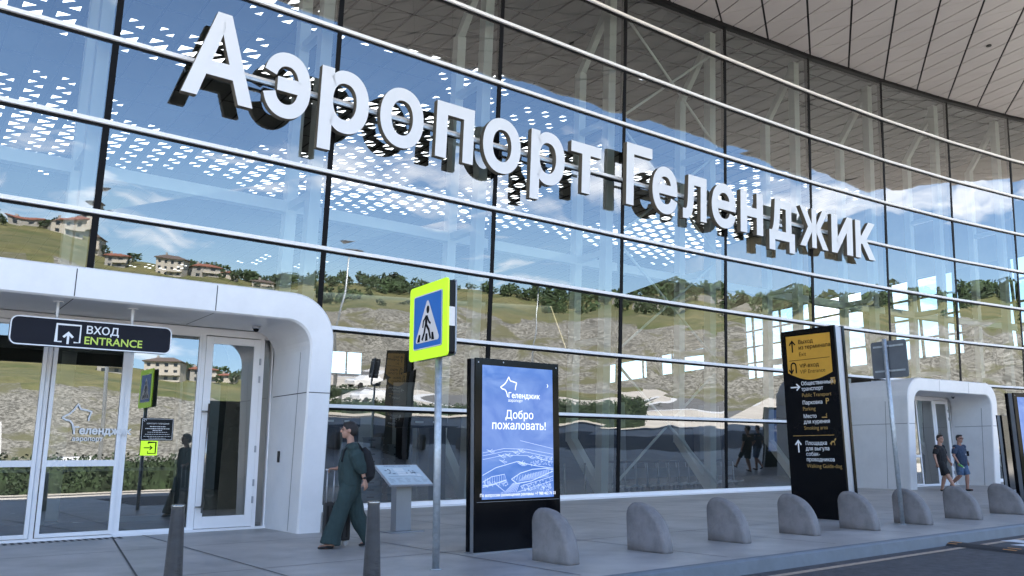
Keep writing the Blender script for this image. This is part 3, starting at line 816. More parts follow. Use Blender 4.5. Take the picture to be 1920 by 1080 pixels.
# ================================================================== ENTRANCE PORTALS
def portal(o, t, s0, s1, df, dd, label, logo_on=True):
    PF = pframe(o, t); L = lambda s, d, z: PF(s, d + .067 * z, z)
    root = empty('entrance_portal', PF((s0 + s1) / 2, df, 0), label, 'entrance')
    H, Hi, leg = 4.05, 3.57, .43
    def path(s0, s1, h, r, n=10):
        p = [(s1, 0.0)] + [(s1, h * k / 4 * .72) for k in (1, 2, 3)]
        p += [(s1 - r + r * math.cos(R(90 * k / n)), h - r + r * math.sin(R(90 * k / n))) for k in range(n + 1)]
        m = 6; p += [(s1 - r + (s0 - s1 + 2 * r) * k / m, h) for k in range(1, m)]
        p += [(s0 + r - r * math.sin(R(90 * k / n)), h - r + r * math.cos(R(90 * k / n))) for k in range(n + 1)]
        return p + [(s0, h * k / 4 * .72) for k in (3, 2, 1)] + [(s0, 0.0)]
    po, pi_ = path(s0, s1, H, .80), path(s0 + leg, s1 - leg, Hi, .46)
    b = .035
    loops = [[L(s, -.3, z) for s, z in po], [L(s, df - b, z) for s, z in po]]
    cx = (s0 + s1) / 2
    shrink = lambda p, k: [(s + (k if s < cx else -k) , z - (k if z > 1 else 0)) for s, z in p]
    loops.append([L(s, df, z) for s, z in shrink(po, b * .7)])
    grow = shrink(pi_, -b * .7)
    loops.append([L(s, df, z) for s, z in grow]); loops.append([L(s, df - b, z) for s, z in pi_])
    loops.append([L(s, dd - .10, z) for s, z in pi_])
    n = len(po); mb = MB()
    mb.add([p for l in loops for p in l], [(i * n + k, (i + 1) * n + k, (i + 1) * n + k + 1, i * n + k + 1) for i in range(len(loops) - 1) for k in range(n - 1)], 0, False)
    sh = mb.build('cladding', 'cladding', root)
    for i, p in enumerate(sh.data.polygons): p.use_smooth = False
    # seams: shallow dark grooves standing 2 mm proud
    mb = MB(); e = .007
    def seam(pts, wdir):
        pts = [Vector(p) for p in pts]; wv = Vector(wdir) * e; mb = MB()
        for a, c in zip(pts, pts[1:]): mb.add([a - wv, c - wv, c + wv, a + wv], [(0, 1, 2, 3)])
        mb.build('panel_joint', 'seam', sh, recalc=False)
    zx = 2.36
    for sA, sB in ((s1 - leg + .02, s1 - .02), (s0 + .02, s0 + leg - .02)): seam([L(sA, df + .003, zx), L(sB, df + .003, zx)], (0, 0, 1))
    for sm in (s1 - 2.12, s0 + 2.12): seam([L(sm, df + .003, Hi + .03), L(sm, df + .003, H - .04)], (t.x, t.y, 0))
    for sm, sg in ((s1 - leg - .003, 1), (s0 + leg + .003, -1)):
        seam([L(sm, df - .05, zx), L(sm, dd, zx)], (0, 0, 1)); seam([L(sm, df - .42, 0.02), L(sm, df - .42, Hi - .48)], (t.y, -t.x, 0))
    for sm in (s1 + .003, s0 - .003):
        seam([L(sm, -.2, zx), L(sm, df - .05, zx)], (0, 0, 1)); seam([L(sm, df - .9, .02), L(sm, df - .9, H - .85)], (t.y, -t.x, 0))
    for sm in (s1 - 2.12, s0 + 2.12): seam([L(sm, df - .05, Hi - .003), L(sm, dd, Hi - .003)], (t.x, t.y, 0))
    # door front in the recess: local frame u from the right outer edge
    D = lambda u, v, w=0.0: PF(s1 + u, dd + w, v)
    zt = 3.44
    mb = MB(D)
    def bar(u0, u1, v0, v1, w0=-.06, w1=.06, mi=0): mb.box((u0, v0, w0), (u1, v1, w1), mi)
    W = s1 - s0
    bar(-W + leg, -leg, zt, Hi - .0, -.08, .04)
    for u in (-4.155, -2.97, -1.73, -.64): bar(u - .035, u + .035, .0, zt)
    for u in (-5.30,): bar(u - .035, u + .035, .0, zt)
    mb.build('door_frame', 'alu', root, bevel=.006)
    def leaf(name, u0, u1, v0, v1, fw, rails, gl='door_glass', w=.03, fb=None):
        m2 = MB(D); fb = fb or fw
        m2.box((u0, v0, w - .025), (u0 + fw, v1, w + .025)); m2.box((u1 - fw, v0, w - .025), (u1, v1, w + .025))
        m2.box((u0 + fw, v0, w - .024), (u1 - fw, v0 + fb, w + .024)); m2.box((u0 + fw, v1 - fw, w - .024), (u1 - fw, v1, w + .024))
        for a, c in rails: m2.box((u0 + fw, a, w - .023), (u1 - fw, c, w + .023))
        o_ = m2.build(name, 'alu', root, bevel=.004)
        m2 = MB(D); m2.add([(u0 + fw, v0 + fb, w), (u1 - fw, v0 + fb, w), (u1 - fw, v1 - fw, w), (u0 + fw, v1 - fw, w)], [(0, 1, 2, 3)])
        g = m2.build('glass', gl, o_, recalc=False)
        return o_
    leaf('sliding_door', -5.255, -4.20, .05, zt - .02, .06, ((1.13, 1.23),), w=.09)
    sB = leaf('sliding_door', -4.11, -3.005, .05, zt - .02, .06, ((1.13, 1.23),), w=.09)
    leaf('fixed_window', -2.935, -1.765, .04, zt, .045, ())
    if W > 6.2: leaf('fixed_window', -W + leg + .01, -5.335, .04, zt, .045, ())
    sw = leaf('swing_door', -1.69, -.68, .05, 3.42, .13, (), fb=.20, w=.045)
    m2 = MB(D)
    m2.tube([(-1.60, .32, .16), (-1.60, 2.2, .16)], .02, 10)
    for v in (.42, 2.06): m2.tube([(-1.70, v, .16), (-1.58, v, .07)], .014, 8); m2.tube([(-1.60, v, .16), (-1.72, v, .16)], .016, 8)
    m2.build('pull_handle', 'inox', sw)
    for v in (2.62, 2.95, 1.35, .45, .75): m2 = MB(D); m2.box((-.70, v, .07), (-.675, v + .12, .10)); m2.build('hinge', 'silver', sw)
    # narrow corner light with a rounded head
    uR = -leg - .0
    pts = [(-.605, .05), (-.455, .05), (-.455, 2.85)] + [(-.605 + .15 * math.cos(R(a)), 2.85 + .50 * math.sin(R(a))) for a in range(10, 91, 10)]
    pts = [(-.60, .05), (uR - .05, .05), (uR - .05, 2.95)] + [(-.60 + (uR + .55) * math.cos(R(a)), 2.95 + .47 * math.sin(R(a))) for a in range(10, 91, 10)]
    m2 = MB(D); m2.add([(a, c, .02) for a, c in pts], [tuple(range(len(pts)))]); cw = m2.build('corner_window', 'door_glass', root, recalc=False)
    m2 = MB(D)
    for (a, c), (a2, c2) in zip(pts[1:], pts[2:]): m2.beam(D(a, c, .03), D(a2, c2, .03), .05, .03, up=(t.y, -t.x, 0))
    m2.build('window_frame', 'alu', cw)
    for sg in (1, -1):
        ua = -leg - .02 if sg > 0 else -W + leg + .02
        m2 = MB(D); m2.box((min(ua, ua + sg * .02), 0.0, -.08), (max(ua, ua + sg * .02), 3.5, .05)); m2.build('jamb', 'alu', root)
    m2 = MB(D); m2.box((-W + leg, 0.0, -.05), (-leg, .04, .10)); m2.build('threshold', 'alu', root)
    m2 = MB(D); m2.box((-W + leg + .1, .0, -3.4), (-leg - .1, .012, -.08)); m2.build('entrance_mat', 'mat_black', root)
    m2 = MB(D)
    for u in (-4.9, -3.6, -2.4, -1.2): m2.box((u, .02, -2.9), (u + .07, 3.3, -2.82)); 
    m2.box((-5.2, 3.3, -2.9), (-.6, 3.5, -2.82)); m2.box((-5.2, 1.0, -2.9), (-.6, 1.06, -2.84)); m2.box((-2.38, .02, -2.9), (-1.13, .12, -2.83))
    m2.build('inner_door_frame', 'grey_metal', root)
    m2 = MB(D); m2.box((-.49, .0, -.9), (-.47, .9, -.7)) if False else None
    m2 = MB(lambda a, d, z: PF(s1 - leg - .004 + a, d, z)); m2.box((-.02, dd + .55, 1.17), (.0, dd + .63, 1.37)); m2.build('card_reader', 'black_gloss', root, bevel=.004)
    if logo_on:
        m2 = MB(D); logo(m2, -3.90, 1.70, .44, .026, 0, .128); text(m2, 'Геленджик', -3.73, 1.645, .118, .035, 0, .128); text(m2, 'аэропорт', -3.73, 1.535, .072, .02, 0, .128)
        m2.build('airport_logo', 'white', sB, recalc=False)
    return D
D1 = portal(POS[1], T1, -8.25, -1.95, 5.1, 3.56, 'white rounded entrance portal on the left with the hanging dark entrance sign')
D2 = portal(POS[5], T5, 1.5, 7.8, 2.84, 1.30, 'white rounded entrance portal further away on the right with two men walking before it', False)
def dome_cam(P, label):
    c = P
    o = empty('security_camera', c, label, 'camera')
    m2 = MB(); m2.lathe([(.075, 0), (.075, -.035), (.06, -.05)], c, 16); m2.build('housing', 'silver', o)
    m2 = MB(); m2.lathe([(.052, -.05), (.05, -.075), (.03, -.098), (.004, -.105)], c, 16); m2.build('lens_dome', 'black_gloss', o)
dome_cam(D1(-1.05, 3.57, .75), 'small dark dome camera under the left entrance portal')
dome_cam(D2(-1.4, 3.57, .75), 'small dark dome camera under the far right entrance portal')

# hanging entrance sign
PF1 = pframe(POS[1], T1); ES = lambda u, v, w=0.0: PF1(u, 4.9 + w, v)
es = empty('entrance_sign', ES(-5.73, 2.88), 'dark rounded hanging sign reading ENTRANCE above the left doors', 'sign')
mb = MB(ES); po = rrect(-6.85, 2.885, -4.61, 3.31, .10)
mb.hexa([(a, b, -.05) for a, b in po], [(a, b, .05) for a, b in po]); pan = mb.build('panel', 'sign_dark', es, bevel=.004)
mb = MB(ES); stroke(mb, rrect(-6.842, 2.893, -4.618, 3.302, .094), .018, 0, .0525, True); mb.build('border', 'white', pan, recalc=False)
mb = MB(ES); text(mb, 'ВХОД', -5.86, 3.115, .118, .016, 0, .053); mb.build('lettering', 'white', pan, recalc=False)
mb = MB(ES); text(mb, 'ENTRANCE', -5.875, 2.955, .118, .016, 0, .053); mb.build('lettering', 'lime', pan, recalc=False)
mb = MB(ES)
stroke(mb, [(-6.17, 2.965), (-6.25, 2.965), (-6.25, 3.225), (-5.93, 3.225), (-5.93, 2.965), (-6.01, 2.965)], .022, 0, .053)
stroke(mb, [(-6.09, 2.935), (-6.09, 3.08)], .032, 0, .053); stroke(mb, [(-6.155, 3.035), (-6.09, 3.10), (-6.025, 3.035)], .034, 0, .0535)
mb.build('arrow_symbol', 'white', pan, recalc=False)
for u in (-6.26, -5.21):
    mb = MB(ES); mb.tube([(u, 3.31, 0), (u, 3.57, 0)], .022, 10); mb.tube([(u, 3.555, 0), (u, 3.568, 0)], .075, 14); mb.build('hanger_rod', 'white', es)
# notices stuck on the glass
def plate(name, D, u0, u1, v0, v1, w, label, cat, face, bg):
    o = empty(name, D((u0 + u1) / 2, v0, w), label, cat)
    m = MB(D); m.box((u0, v0, w), (u1, v1, w + .006)); m.build('plate', bg, o)
    m = MB(D); face(m, w + .0085); m.build('lettering', ['white', 'joint'] if bg == 'black_metal' else 'joint', o, recalc=False)
def f1(m, w):
    stroke(m, rrect(-2.665, 1.565, -2.165, 1.915, .012), .006, 0, w, True); logo(m, -2.65, 1.865, .05, .005, 0, w)
    text(m, 'АЭРОПОРТ ГЕЛЕНДЖИК', -2.41, 1.825, .022, .01, 0, w, align='C')
    for v, ln in ((1.785, .13), (1.75, .2), (1.72, .08), (1.69, .16), (1.655, .2), (1.62, .22), (1.59, .14)):
        u = -2.41 - ln
        while u < -2.41 + ln:
            q = random.uniform(.012, .04); stroke(m, [(u, v), (min(u + q, -2.41 + ln), v)], .012 if v > 1.7 else .007, 0, w); u += q + .009
plate('notice_plate', D1, -2.68, -2.15, 1.55, 1.93, .052, 'black notice with fine white print stuck on the glass beside the doors', 'notice', f1, 'black_metal')
def f2(m, w):
    stroke(m, [(-2.545, 1.49), (-2.545, 1.52), (-2.42, 1.52), (-2.42, 1.335), (-2.545, 1.335), (-2.545, 1.37)], .016, 0, w)
    stroke(m, [(-2.61, 1.428), (-2.48, 1.428)], .016, 0, w); stroke(m, [(-2.515, 1.462), (-2.478, 1.428), (-2.515, 1.394)], .016, 0, w + .0005)
plate('entry_sticker', D1, -2.66, -2.39, 1.30, 1.545, .052, 'yellow green square sticker with an arrow entering a box', 'sticker', f2, 'fluo')
# drain grating by the doors
mb = MB(lambda a, d, z: PF1(a, d, z))
for k in range(34): mb.box((-8.2 + k * .1, 3.78, .006), (-8.2 + k * .1 + .045, 4.02, .009))
setp(mb.build('drain_grating', 'pjoint'), 'brown slotted drain grating in the pavement before the left doors', 'grating')
# ================================================================== FORECOURT OBJECTS
Z3 = Vector((0, 0, 1))
def thing_xf(o): 
    m = Matrix.Translation(o.location) @ Matrix.Rotation(o.rotation_euler.z, 4, 'Z')
    return lambda x, y, z: m @ Vector((x, y, z))
def copy_thing(root, loc, rz, label=None):
    c = root.copy(); col.objects.link(c); c.location = loc; c.rotation_euler = (0, 0, rz)
    if label: c['label'] = label
    for ch in list(root.children):
        d = ch.copy(); col.objects.link(d); d.parent = c
        for g in list(ch.children):
            e = g.copy(); col.objects.link(e); e.parent = d
    return c
# concrete half-dome bollards: shark-fin quarter rounds, upright back to the building
def dome_mesh():
    Lh, Hh, Wd = .72, .64, .28; nA, nB = 22, 12
    prof = [(0.0, 0.0), (0.0, .16), (.0, .34), (.012, .44)]
    for k in range(0, 19):
        a = R(100 - 100 * k / 18); x = .20 + (Lh - .20) * math.cos(a) if k > 2 else .20 + .9 * .2 * math.cos(R(180 - 80 * k / 3 - 20)); 
        prof.append((x, Hh * math.sin(a)))
    # smooth outline: rounded back shoulder, long elliptical front
    prof = [(0, 0), (0, .2), (0, .38)] + [(.17 - .17 * math.cos(R(a)), .45 + .19 * math.sin(R(a))) for a in (10, 25, 40, 55, 70, 85)] + \
           [(.17 + (Lh - .17) * math.sin(R(a)), .64 * math.cos(R(a)) ** .92 if a < 90 else 0) for a in (6, 14, 22, 30, 38, 46, 54, 62, 70, 77, 83, 88, 90)]
    c = (.38, .0)
    mb = MB(); m = len(prof); rings = []
    ins = [(-.18, .06), (-.176, .034), (-.162, .012), (-.14, .0), (-.06, .0), (.0, .02), (.05, .06), (.09, .12), (.115, .19)]
    for y, i in ins:
        r = []
        for x, z in prof:
            dx, dz = x - c[0], z - .1; l = math.hypot(dx, dz) or 1; k = i / l if z > .005 else (i / abs(dx) if abs(dx) > .01 else 0)
            r.append((x - dx * min(.9, k), y, max(0, z - dz * min(.9, k)) if z > .005 else 0))
        rings.append(r)
    vs = [p for r in rings for p in r]; fs = []
    for a in range(len(rings) - 1):
        for k in range(m - 1): fs.append((a * m + k, a * m + k + 1, (a + 1) * m + k + 1, (a + 1) * m + k))
    fs += [tuple(range(m))[::-1], tuple((len(rings) - 1) * m + k for k in range(m))]
    for a in range(len(rings) - 1): fs.append((a * m, (a + 1) * m, (a + 1) * m + m - 1, a * m + m - 1))
    mb.add(vs, fs, 0, True); return mb
dm = [(.22, 10.74), (1.57, 11.88), (2.98, 13.10), (4.43, 14.22), (5.78, 15.08), (7.25, 16.18), (8.80, 17.31), (10.47, 18.63), (12.1, 19.85)]
dl = ['nearest rounded concrete bollard, in front of the blue welcome screen', 'rounded concrete bollard standing alone just right of the welcome screen', 'rounded concrete bollard third from the welcome screen along the kerb',
      'rounded concrete bollard before the left foot of the black wayfinding totem', 'stained rounded concrete bollard before the right foot of the black wayfinding totem', 'rounded concrete bollard behind the leaning grey sign pole',
      'rounded concrete bollard in front of the two walking men', 'rounded concrete bollard cut by the right picture edge', 'rounded concrete bollard hidden past the right picture edge']
src = None
for (x, y), l in zip(dm, dl):
    if src is None:
        src = dome_mesh().build('concrete_bollard', 'conc'); o = src
    else: o = src.copy(); col.objects.link(o)
    s = min(range(-2, 9), key=lambda j: (POS[j][0] - x - 10) ** 2 + (POS[j][1] - y - 12) ** 2)
    n_ = nrm(s); jit = random.uniform(-.03, .03)
    off = Vector((math.cos(HD[s]), math.sin(HD[s]))) * .18
    o.location = (x + off.x, y + off.y, 0); o.rotation_euler = (0, 0, math.atan2(n_.y, n_.x) + jit)
    setp(o, l, 'bollard', 'concrete bollards along the kerb')
# tapered stainless bollards
bp = None
for (x, y), l in (((-1.22, 7.42), 'shiny tapered steel bollard right below the walking woman'), ((-2.77, 7.0), 'shiny tapered steel bollard before the swing door of the left entrance'), ((-4.5, 6.6), 'shiny tapered steel bollard past the left picture edge'), ((-6.2, 6.2), 'shiny tapered steel bollard farthest past the left edge')):
    if bp is None:
        bp = empty('steel_bollard', (x, y, 0), l, 'bollard', 'tapered steel bollards at the crossing')
        mb = MB(thing_xf(bp)); mb.lathe([(.088, 0), (.052, .868), (.055, .87)], n=28); mb.build('post', 'inox', bp)
        mb = MB(thing_xf(bp)); mb.lathe([(.055, .871), (.056, .895), (.050, .902), (.02, .904)], n=28); mb.build('cap', 'inox', bp)
    else: copy_thing(bp, (x, y, 0), 0, l)
# pedestrian crossing sign on a pole, double-sided light box
def sxf(o, right): 
    r = Vector(right).normalized(); return frame_xf(o, r)
ps = empty('crossing_sign', (-.89, 9.89, 0), 'blue pedestrian crossing sign in a fluorescent yellow frame on a grey pole', 'sign')
mb = MB(); mb.tube([(-.89, 9.89, 0), (-.89, 9.89, 2.5)], .043, 16); mb.tube([(-.89, 9.89, 0), (-.89, 9.89, .012)], .07, 16); mb.build('pole', 'galv', ps)
SX = sxf((-.89, 9.89, 0), (.565, -.825, 0))
mb = MB(SX); mb.hexa([(a, b, -.03) for a, b in rrect(-.585, 2.47, .325, 3.36, .03)], [(a, b, .06) for a, b in rrect(-.585, 2.47, .325, 3.36, .03)])
box = mb.build('light_box', 'black_metal', ps, bevel=.005)
mb = MB(SX); mb.hexa([(a, b, .06) for a, b in rrect(-.62, 2.445, .345, 3.385, .05)], [(a, b, .085) for a, b in rrect(-.62, 2.445, .345, 3.385, .05)]); mb.build('yellow_frame', 'fluo', ps, bevel=.003)
mb = MB(SX); po = rrect(-.50, 2.575, .225, 3.26, .035); mb.hexa([(a, b, .085) for a, b in po], [(a, b, .089) for a, b in po]); bf = mb.build('blue_field', 'blue', ps)
mb = MB(SX); stroke(mb, rrect(-.492, 2.583, .217, 3.252, .03), .012, 0, .0915, True)
tri = [(-.455, 2.655), (.180, 2.655), (-.137, 3.205)]
def rtri(p, r):
    o = []
    for i in range(3):
        a, b, c = (Vector(p[(i + q) % 3]) for q in (-1, 0, 1)); d1 = (a - b).normalized(); d2 = (c - b).normalized()
        o += [b + d1 * r * 1.7, b + (d1 + d2) * r * .62, b + d2 * r * 1.7]
    return [(q.x, q.y) for q in o]
t3 = rtri(tri, .03); mb.add([(a, b, .0912) for a, b in t3], [tuple(range(len(t3)))])
mb.build('white_triangle', 'sign_pink', bf, recalc=False)
mb = MB(SX); W2 = .0935
cx = -.125; 
mb.add([(cx + .038 * math.cos(R(a)), 3.055 + .05 * math.sin(R(a)), W2) for a in range(0, 360, 24)], [tuple(range(15))])
stroke(mb, [(cx - .03, 2.985), (cx - .045, 2.86)], .062, 0, W2); stroke(mb, [(cx - .045, 2.975), (cx - .11, 2.92), (cx - .125, 2.84)], .028, 0, W2 + .0003)
stroke(mb, [(cx - .01, 2.96), (cx + .03, 2.90), (cx + .075, 2.87)], .03, 0, W2 + .0005)
stroke(mb, [(cx - .055, 2.87), (cx - .085, 2.77), (cx - .14, 2.685)], .04, 0, W2 + .0007); stroke(mb, [(cx - .035, 2.87), (cx + .03, 2.80), (cx + .075, 2.685)], .04, 0, W2 + .0009)
for a, b in ((-.24, -.02), (-.03, .0), (.14, .02)):
    mb.add([(cx + a - .035 - b * .3, 2.668, W2), (cx + a + .035 - b * .3, 2.668, W2), (cx + a * .86 + .022, 2.76, W2), (cx + a * .86 - .022, 2.76, W2)], [(0, 1, 2, 3)])
mb.build('walking_figure', 'joint', bf, recalc=False)
mb = MB(SX); mb.box((.326, 2.80, -.025), (.333, 3.03, .055)); mb.build('side_reflector', 'sign_pink', box)
mb = MB(SX); mb.hexa([(a, b, -.05) for a, b in rrect(-.60, 2.455, .335, 3.375, .05)], [(a, b, -.03) for a, b in rrect(-.60, 2.455, .335, 3.375, .05)]); mb.build('rear_frame', 'grey_metal', ps)

# welcome screen totem
def screen_totem(loc, rz, label):
    o = empty('screen_totem', loc, label, 'screen', 'screen totems on the pavement', rz)
    X = thing_xf(o)
    TX = lambda u, v, w=0.0: X(u, -w, v)
    W, Ht = 1.52, 2.62
    mb = MB(TX); mb.box((0.0, .02, -.03), (W, Ht, .0)); body = mb.build('front_panel', 'black_gloss', o, bevel=.006)
    mb = MB(TX); mb.box((.015, .0, -.13), (W - .015, Ht - .01, -.03)); mb.build('core', 'grey_metal', o, bevel=.004)
    mb = MB(TX); mb.box((-.005, .02, -.20), (W + .005, Ht, -.13)); mb.build('rear_panel', 'black_gloss', o, bevel=.006)
    mb = MB(TX); mb.box((-.02, .0, -.21), (W + .02, .018, .01)); mb.build('foot_plate', 'grey_metal', o)
    mb = MB(TX); mb.add([(.03, .665, .003), (W - .03, .665, .003), (W - .03, .67, .003), (.03, .67, .003)], [(0, 1, 2, 3)]); 
    for u, v in ((.05, Ht - .06), (W - .05, Ht - .06), (W * .32, Ht - .04)):
        mb.add([(u + .012 * math.cos(R(a)), v + .012 * math.sin(R(a)), .003) for a in range(0, 360, 40)], [tuple(range(9))])
    mb.build('trim', 'grey_metal', body, recalc=False)
    x0, x1, y0, y1 = .115, 1.395, .70, 2.525
    sm = bpy.data.materials.get('welcome_screen')
    if not sm:
        sm = mat('welcome_screen', (.02, .04, .12), .06, spec=.5)
        t = sm.node_tree; b = t.nodes['Principled BSDF']
        tc = t.nodes.new('ShaderNodeTexCoord'); n = t.nodes.new('ShaderNodeTexNoise'); n.inputs['Scale'].default_value = 1.1; n.inputs['Distortion'].default_value = 2.4; n.inputs['Detail'].default_value = 3
        mp = t.nodes.new('ShaderNodeMapping'); mp.inputs['Scale'].default_value = (1.0, 1, 1.7)
        t.links.new(tc.outputs['Object'], mp.inputs[0]); t.links.new(mp.outputs[0], n.inputs['Vector'])
        r = t.nodes.new('ShaderNodeValToRGB'); e = r.color_ramp.elements
        e[0].position, e[1].position = .34, .68; e[0].color = (.055, .14, .43, 1); e[1].color = (.15, .26, .56, 1)
        t.links.new(n.outputs['Fac'], r.inputs[0]); t.links.new(r.outputs[0], b.inputs['Emission Color']); b.inputs['Emission Strength'].default_value = .22
    mb = MB(TX); mb.add([(x0, y0, .004), (x1, y0, .004), (x1, y1, .004), (x0, y1, .004)], [(0, 1, 2, 3)]); scn = mb.build('screen', sm, o, recalc=False)
    wl = bpy.data.materials.get('screen_white') or mat('screen_white', (.1, .1, .1), .3, emit=(.80, .86, 1), estr=.26)
    wd = bpy.data.materials.get('screen_line') or mat('screen_line', (.1, .1, .1), .3, emit=(.42, .54, .92), estr=.24)
    z = .0065
    def sline(fn, name='lettering'):
        b_ = MB(TX); fn(b_); b_.build(name, wl, scn, recalc=False)
    sline(lambda b_: (logo(b_, .43, 2.09, .30, .016, 0, z), text(b_, 'Геленджик', .565, 2.085, .078, .012, 0, z), text(b_, 'аэропорт', .565, 2.03, .042, .0, 0, z)), 'airport_logo')
    sline(lambda b_: text(b_, 'Добро', .77, 1.795, .118, .007, 0, z, align='C')); sline(lambda b_: text(b_, 'пожаловать!', .77, 1.645, .118, .007, 0, z, align='C'))
    sline(lambda b_: text(b_, 'По вопросам размещения рекламы: +7 988 462 76 03', .755, .735, .042, .006, 0, z, align='C', narrow=.93))
    sline(lambda b_: text(b_, '›', 1.28, 2.26, .08, .01, 0, z), 'arrow_symbol')
    # line drawing of the airport seen from the air
    mb = MB(TX); rnd = random.Random(3); z = .0055; T = .0055
    def ln(pts, t=T): stroke(mb, [(min(max(a, x0 + .01), x1 - .01), b) for a, b in pts], t, 0, z)
    for v, v2 in ((1.37, 1.30), (1.33, 1.25), (1.28, 1.19)): ln([(x0, v - .05), (.5, v + .01), (.9, v), (x1, v2)])
    ln([(.78, 1.49), (1.39, 1.38)]); 
    for k in range(11):
        u, v = rnd.uniform(.18, 1.05), rnd.uniform(1.17, 1.40); ln([(u, v), (u + .14, v - .03), (u + .1, v - .045), (u + .02, v - .01)], .006); ln([(u + .05, v - .03), (u + .1, v + .01)], .006)
    ln([(x0, 1.02), (.35, 1.12), (.72, 1.20), (1.05, 1.14), (x1, 1.10)], .010)
    ln([(.62, .96), (.78, 1.04), (1.0, 1.09), (1.25, 1.10), (1.39, 1.08)], .012); ln([(.62, .96), (.72, .90), (.98, .93), (1.2, 1.0), (1.39, 1.06)], .012)
    for k in range(15):
        f = k / 14; u = .66 + .68 * f; ln([(u, .935 + .10 * f), (u + .02, 1.0 + .09 * f)], .005)
    for k in range(7): ln([(.74 + k * .02, .93 + k * .012), (1.3, .99 + k * .016)], .004)
    ln([(x0, .93), (.28, 1.0), (.5, 1.03), (.53, .95), (.30, .90), (x0, .88)], .009)
    for k in range(9): ln([(.17 + k * .04, .90 + k * .005), (.17 + k * .04, .98 + k * .005)], .005)
    for k in range(7): ln([(.50 + k * .033, .78), (.66 + k * .018, .91)], .008)
    ln([(x0, .86), (.35, .90), (.5, .80), (.44, .775)], .008); ln([(.78, .86), (1.39, .99)], .008); ln([(.72, .78), (1.39, .93)], .006)
    for k in range(300):
        u, v = rnd.uniform(.80, 1.37), rnd.uniform(.78, 1.29)
        if .80 < v < .80 + (u - .78) * .20 + .06 or 1.14 < v < 1.14 + (u - .8) * .26:
            a = rnd.uniform(0, 3.1); r = rnd.uniform(.008, .016); ln([(u + r * math.cos(a + q), v + r * math.sin(a + q)) for q in (0, 1.2, 2.4, 3.6)], .0055)
    for k in range(46):
        u, v = rnd.uniform(.14, .56), rnd.uniform(.87, .93); a = rnd.uniform(0, 3.1); ln([(u + .011 * math.cos(a + q), v + .011 * math.sin(a + q)) for q in (0, 1.2, 2.4, 3.6)], .005)
    mb.build('line_drawing', wd, scn, recalc=False)
    return o
st = screen_totem((-.51, 11.32, 0), math.atan2(T1.y, T1.x), 'black screen totem showing a blue airport welcome picture')
copy_thing(st, (11.22, 18.45, 0), math.atan2(T5.y, T5.x) - .12, 'black screen totem cut off by the right picture edge')
copy_thing(st, (18.45, 30.65, 0), math.atan2(T5.y, T5.x) + .14 + math.pi, 'distant plain black back of a totem beside the right entrance portal')
# black wayfinding totem
wt = empty('wayfinding_totem', (6.45, 16.86, 0), 'tall black wayfinding totem with a yellow exit panel on top', 'sign')
WX = sxf((6.45, 16.86, 0), (.57, -.82, 0))
mb = MB(WX); mb.box((-1.0, 0, 0), (.31, 3.88, .05)); fp_ = mb.build('front_panel', 'black_gloss', wt, bevel=.006)
mb = MB(WX); mb.box((-.97, .0, -.22), (.29, 3.86, 0)); mb.build('core', 'silver', wt, bevel=.004)
mb = MB(WX); mb.box((-1.0, 0, -.30), (.31, 3.88, -.22)); mb.build('rear_panel', 'black_gloss', wt, bevel=.006)
mb = MB(WX); x0, x1 = -.87, .20
pts = [(x0, 2.98), (x0, 3.76), (x1, 3.74), (x1, 2.93)] + [(x0 + (x1 - x0) * k / 10, 2.93 + .05 * (1 - k / 10) - .15 * math.sin(math.pi * k / 10)) for k in range(9, 0, -1)]
mb.add([(a, b, .054) for a, b in pts], [tuple(range(len(pts)))]); ap = mb.build('yellow_panel', 'amber', wt, recalc=False)
def arrow(m, u, v, s, kind, mi=0, w=.058):
    t = s * .13
    if kind == 'up': stroke(m, [(u, v - s * .5), (u, v + s * .45)], t, mi, w); stroke(m, [(u - s * .3, v + s * .15), (u, v + s * .5), (u + s * .3, v + s * .15)], t, mi, w + .0004)
    if kind == 'right': stroke(m, [(u - s * .5, v), (u + s * .45, v)], t, mi, w); stroke(m, [(u + s * .15, v + s * .3), (u + s * .5, v), (u + s * .15, v - s * .3)], t, mi, w + .0004)
    if kind == 'uturn':
        stroke(m, [(u + s * .25, v - s * .45)] + [(u + s * .25 * math.cos(R(a)), v + s * .2 + s * .28 * math.sin(R(a))) for a in range(0, 181, 30)] + [(u - s * .25, v - s * .35)], t, mi, w)
        stroke(m, [(u - s * .48, v - s * .1), (u - s * .25, v - s * .42), (u - s * .02, v - s * .1)], t, mi, w + .0004)
tx = -.57
def wline(fn, m, par, name='lettering'):
    b_ = MB(WX); fn(b_); b_.build(name, m, par, recalc=False)
for s_, v, bo_ in (('Выход', 3.575, .014), ('из терминала', 3.455, .014), ('Exit', 3.315, -.004), ('VIP-вход', 3.07, .014), ('VIP Entrance', 2.945, -.004)):
    wline(lambda b_: text(b_, s_, tx, v, .085, bo_, 0, .058), 'joint', ap)
wline(lambda b_: arrow(b_, -.72, 3.53, .24, 'up', 0, .058), 'joint', ap, 'arrow'); wline(lambda b_: arrow(b_, -.72, 3.07, .24, 'uturn', 0, .058), 'joint', ap, 'arrow')
wline(lambda b_: stroke(b_, [(-.82, 3.235), (.16, 3.235)], .010, 0, .058), 'joint', ap, 'rule')
for s_, v in (('Общественный', 2.70), ('транспорт', 2.585), ('Парковка', 2.30), ('Место', 2.02), ('для курения', 1.905), ('Площадка', 1.47), ('для выгула', 1.36), ('собак-', 1.25), ('проводников', 1.14)):
    wline(lambda b_: text(b_, s_, tx, v, .08, .008, 0, .054, narrow=.94), 'white', fp_)
wline(lambda b_: arrow(b_, -.72, 2.67, .22, 'right', 0, .054), 'white', fp_, 'arrow'); wline(lambda b_: arrow(b_, -.74, 1.44, .24, 'up', 0, .054), 'white', fp_, 'arrow')
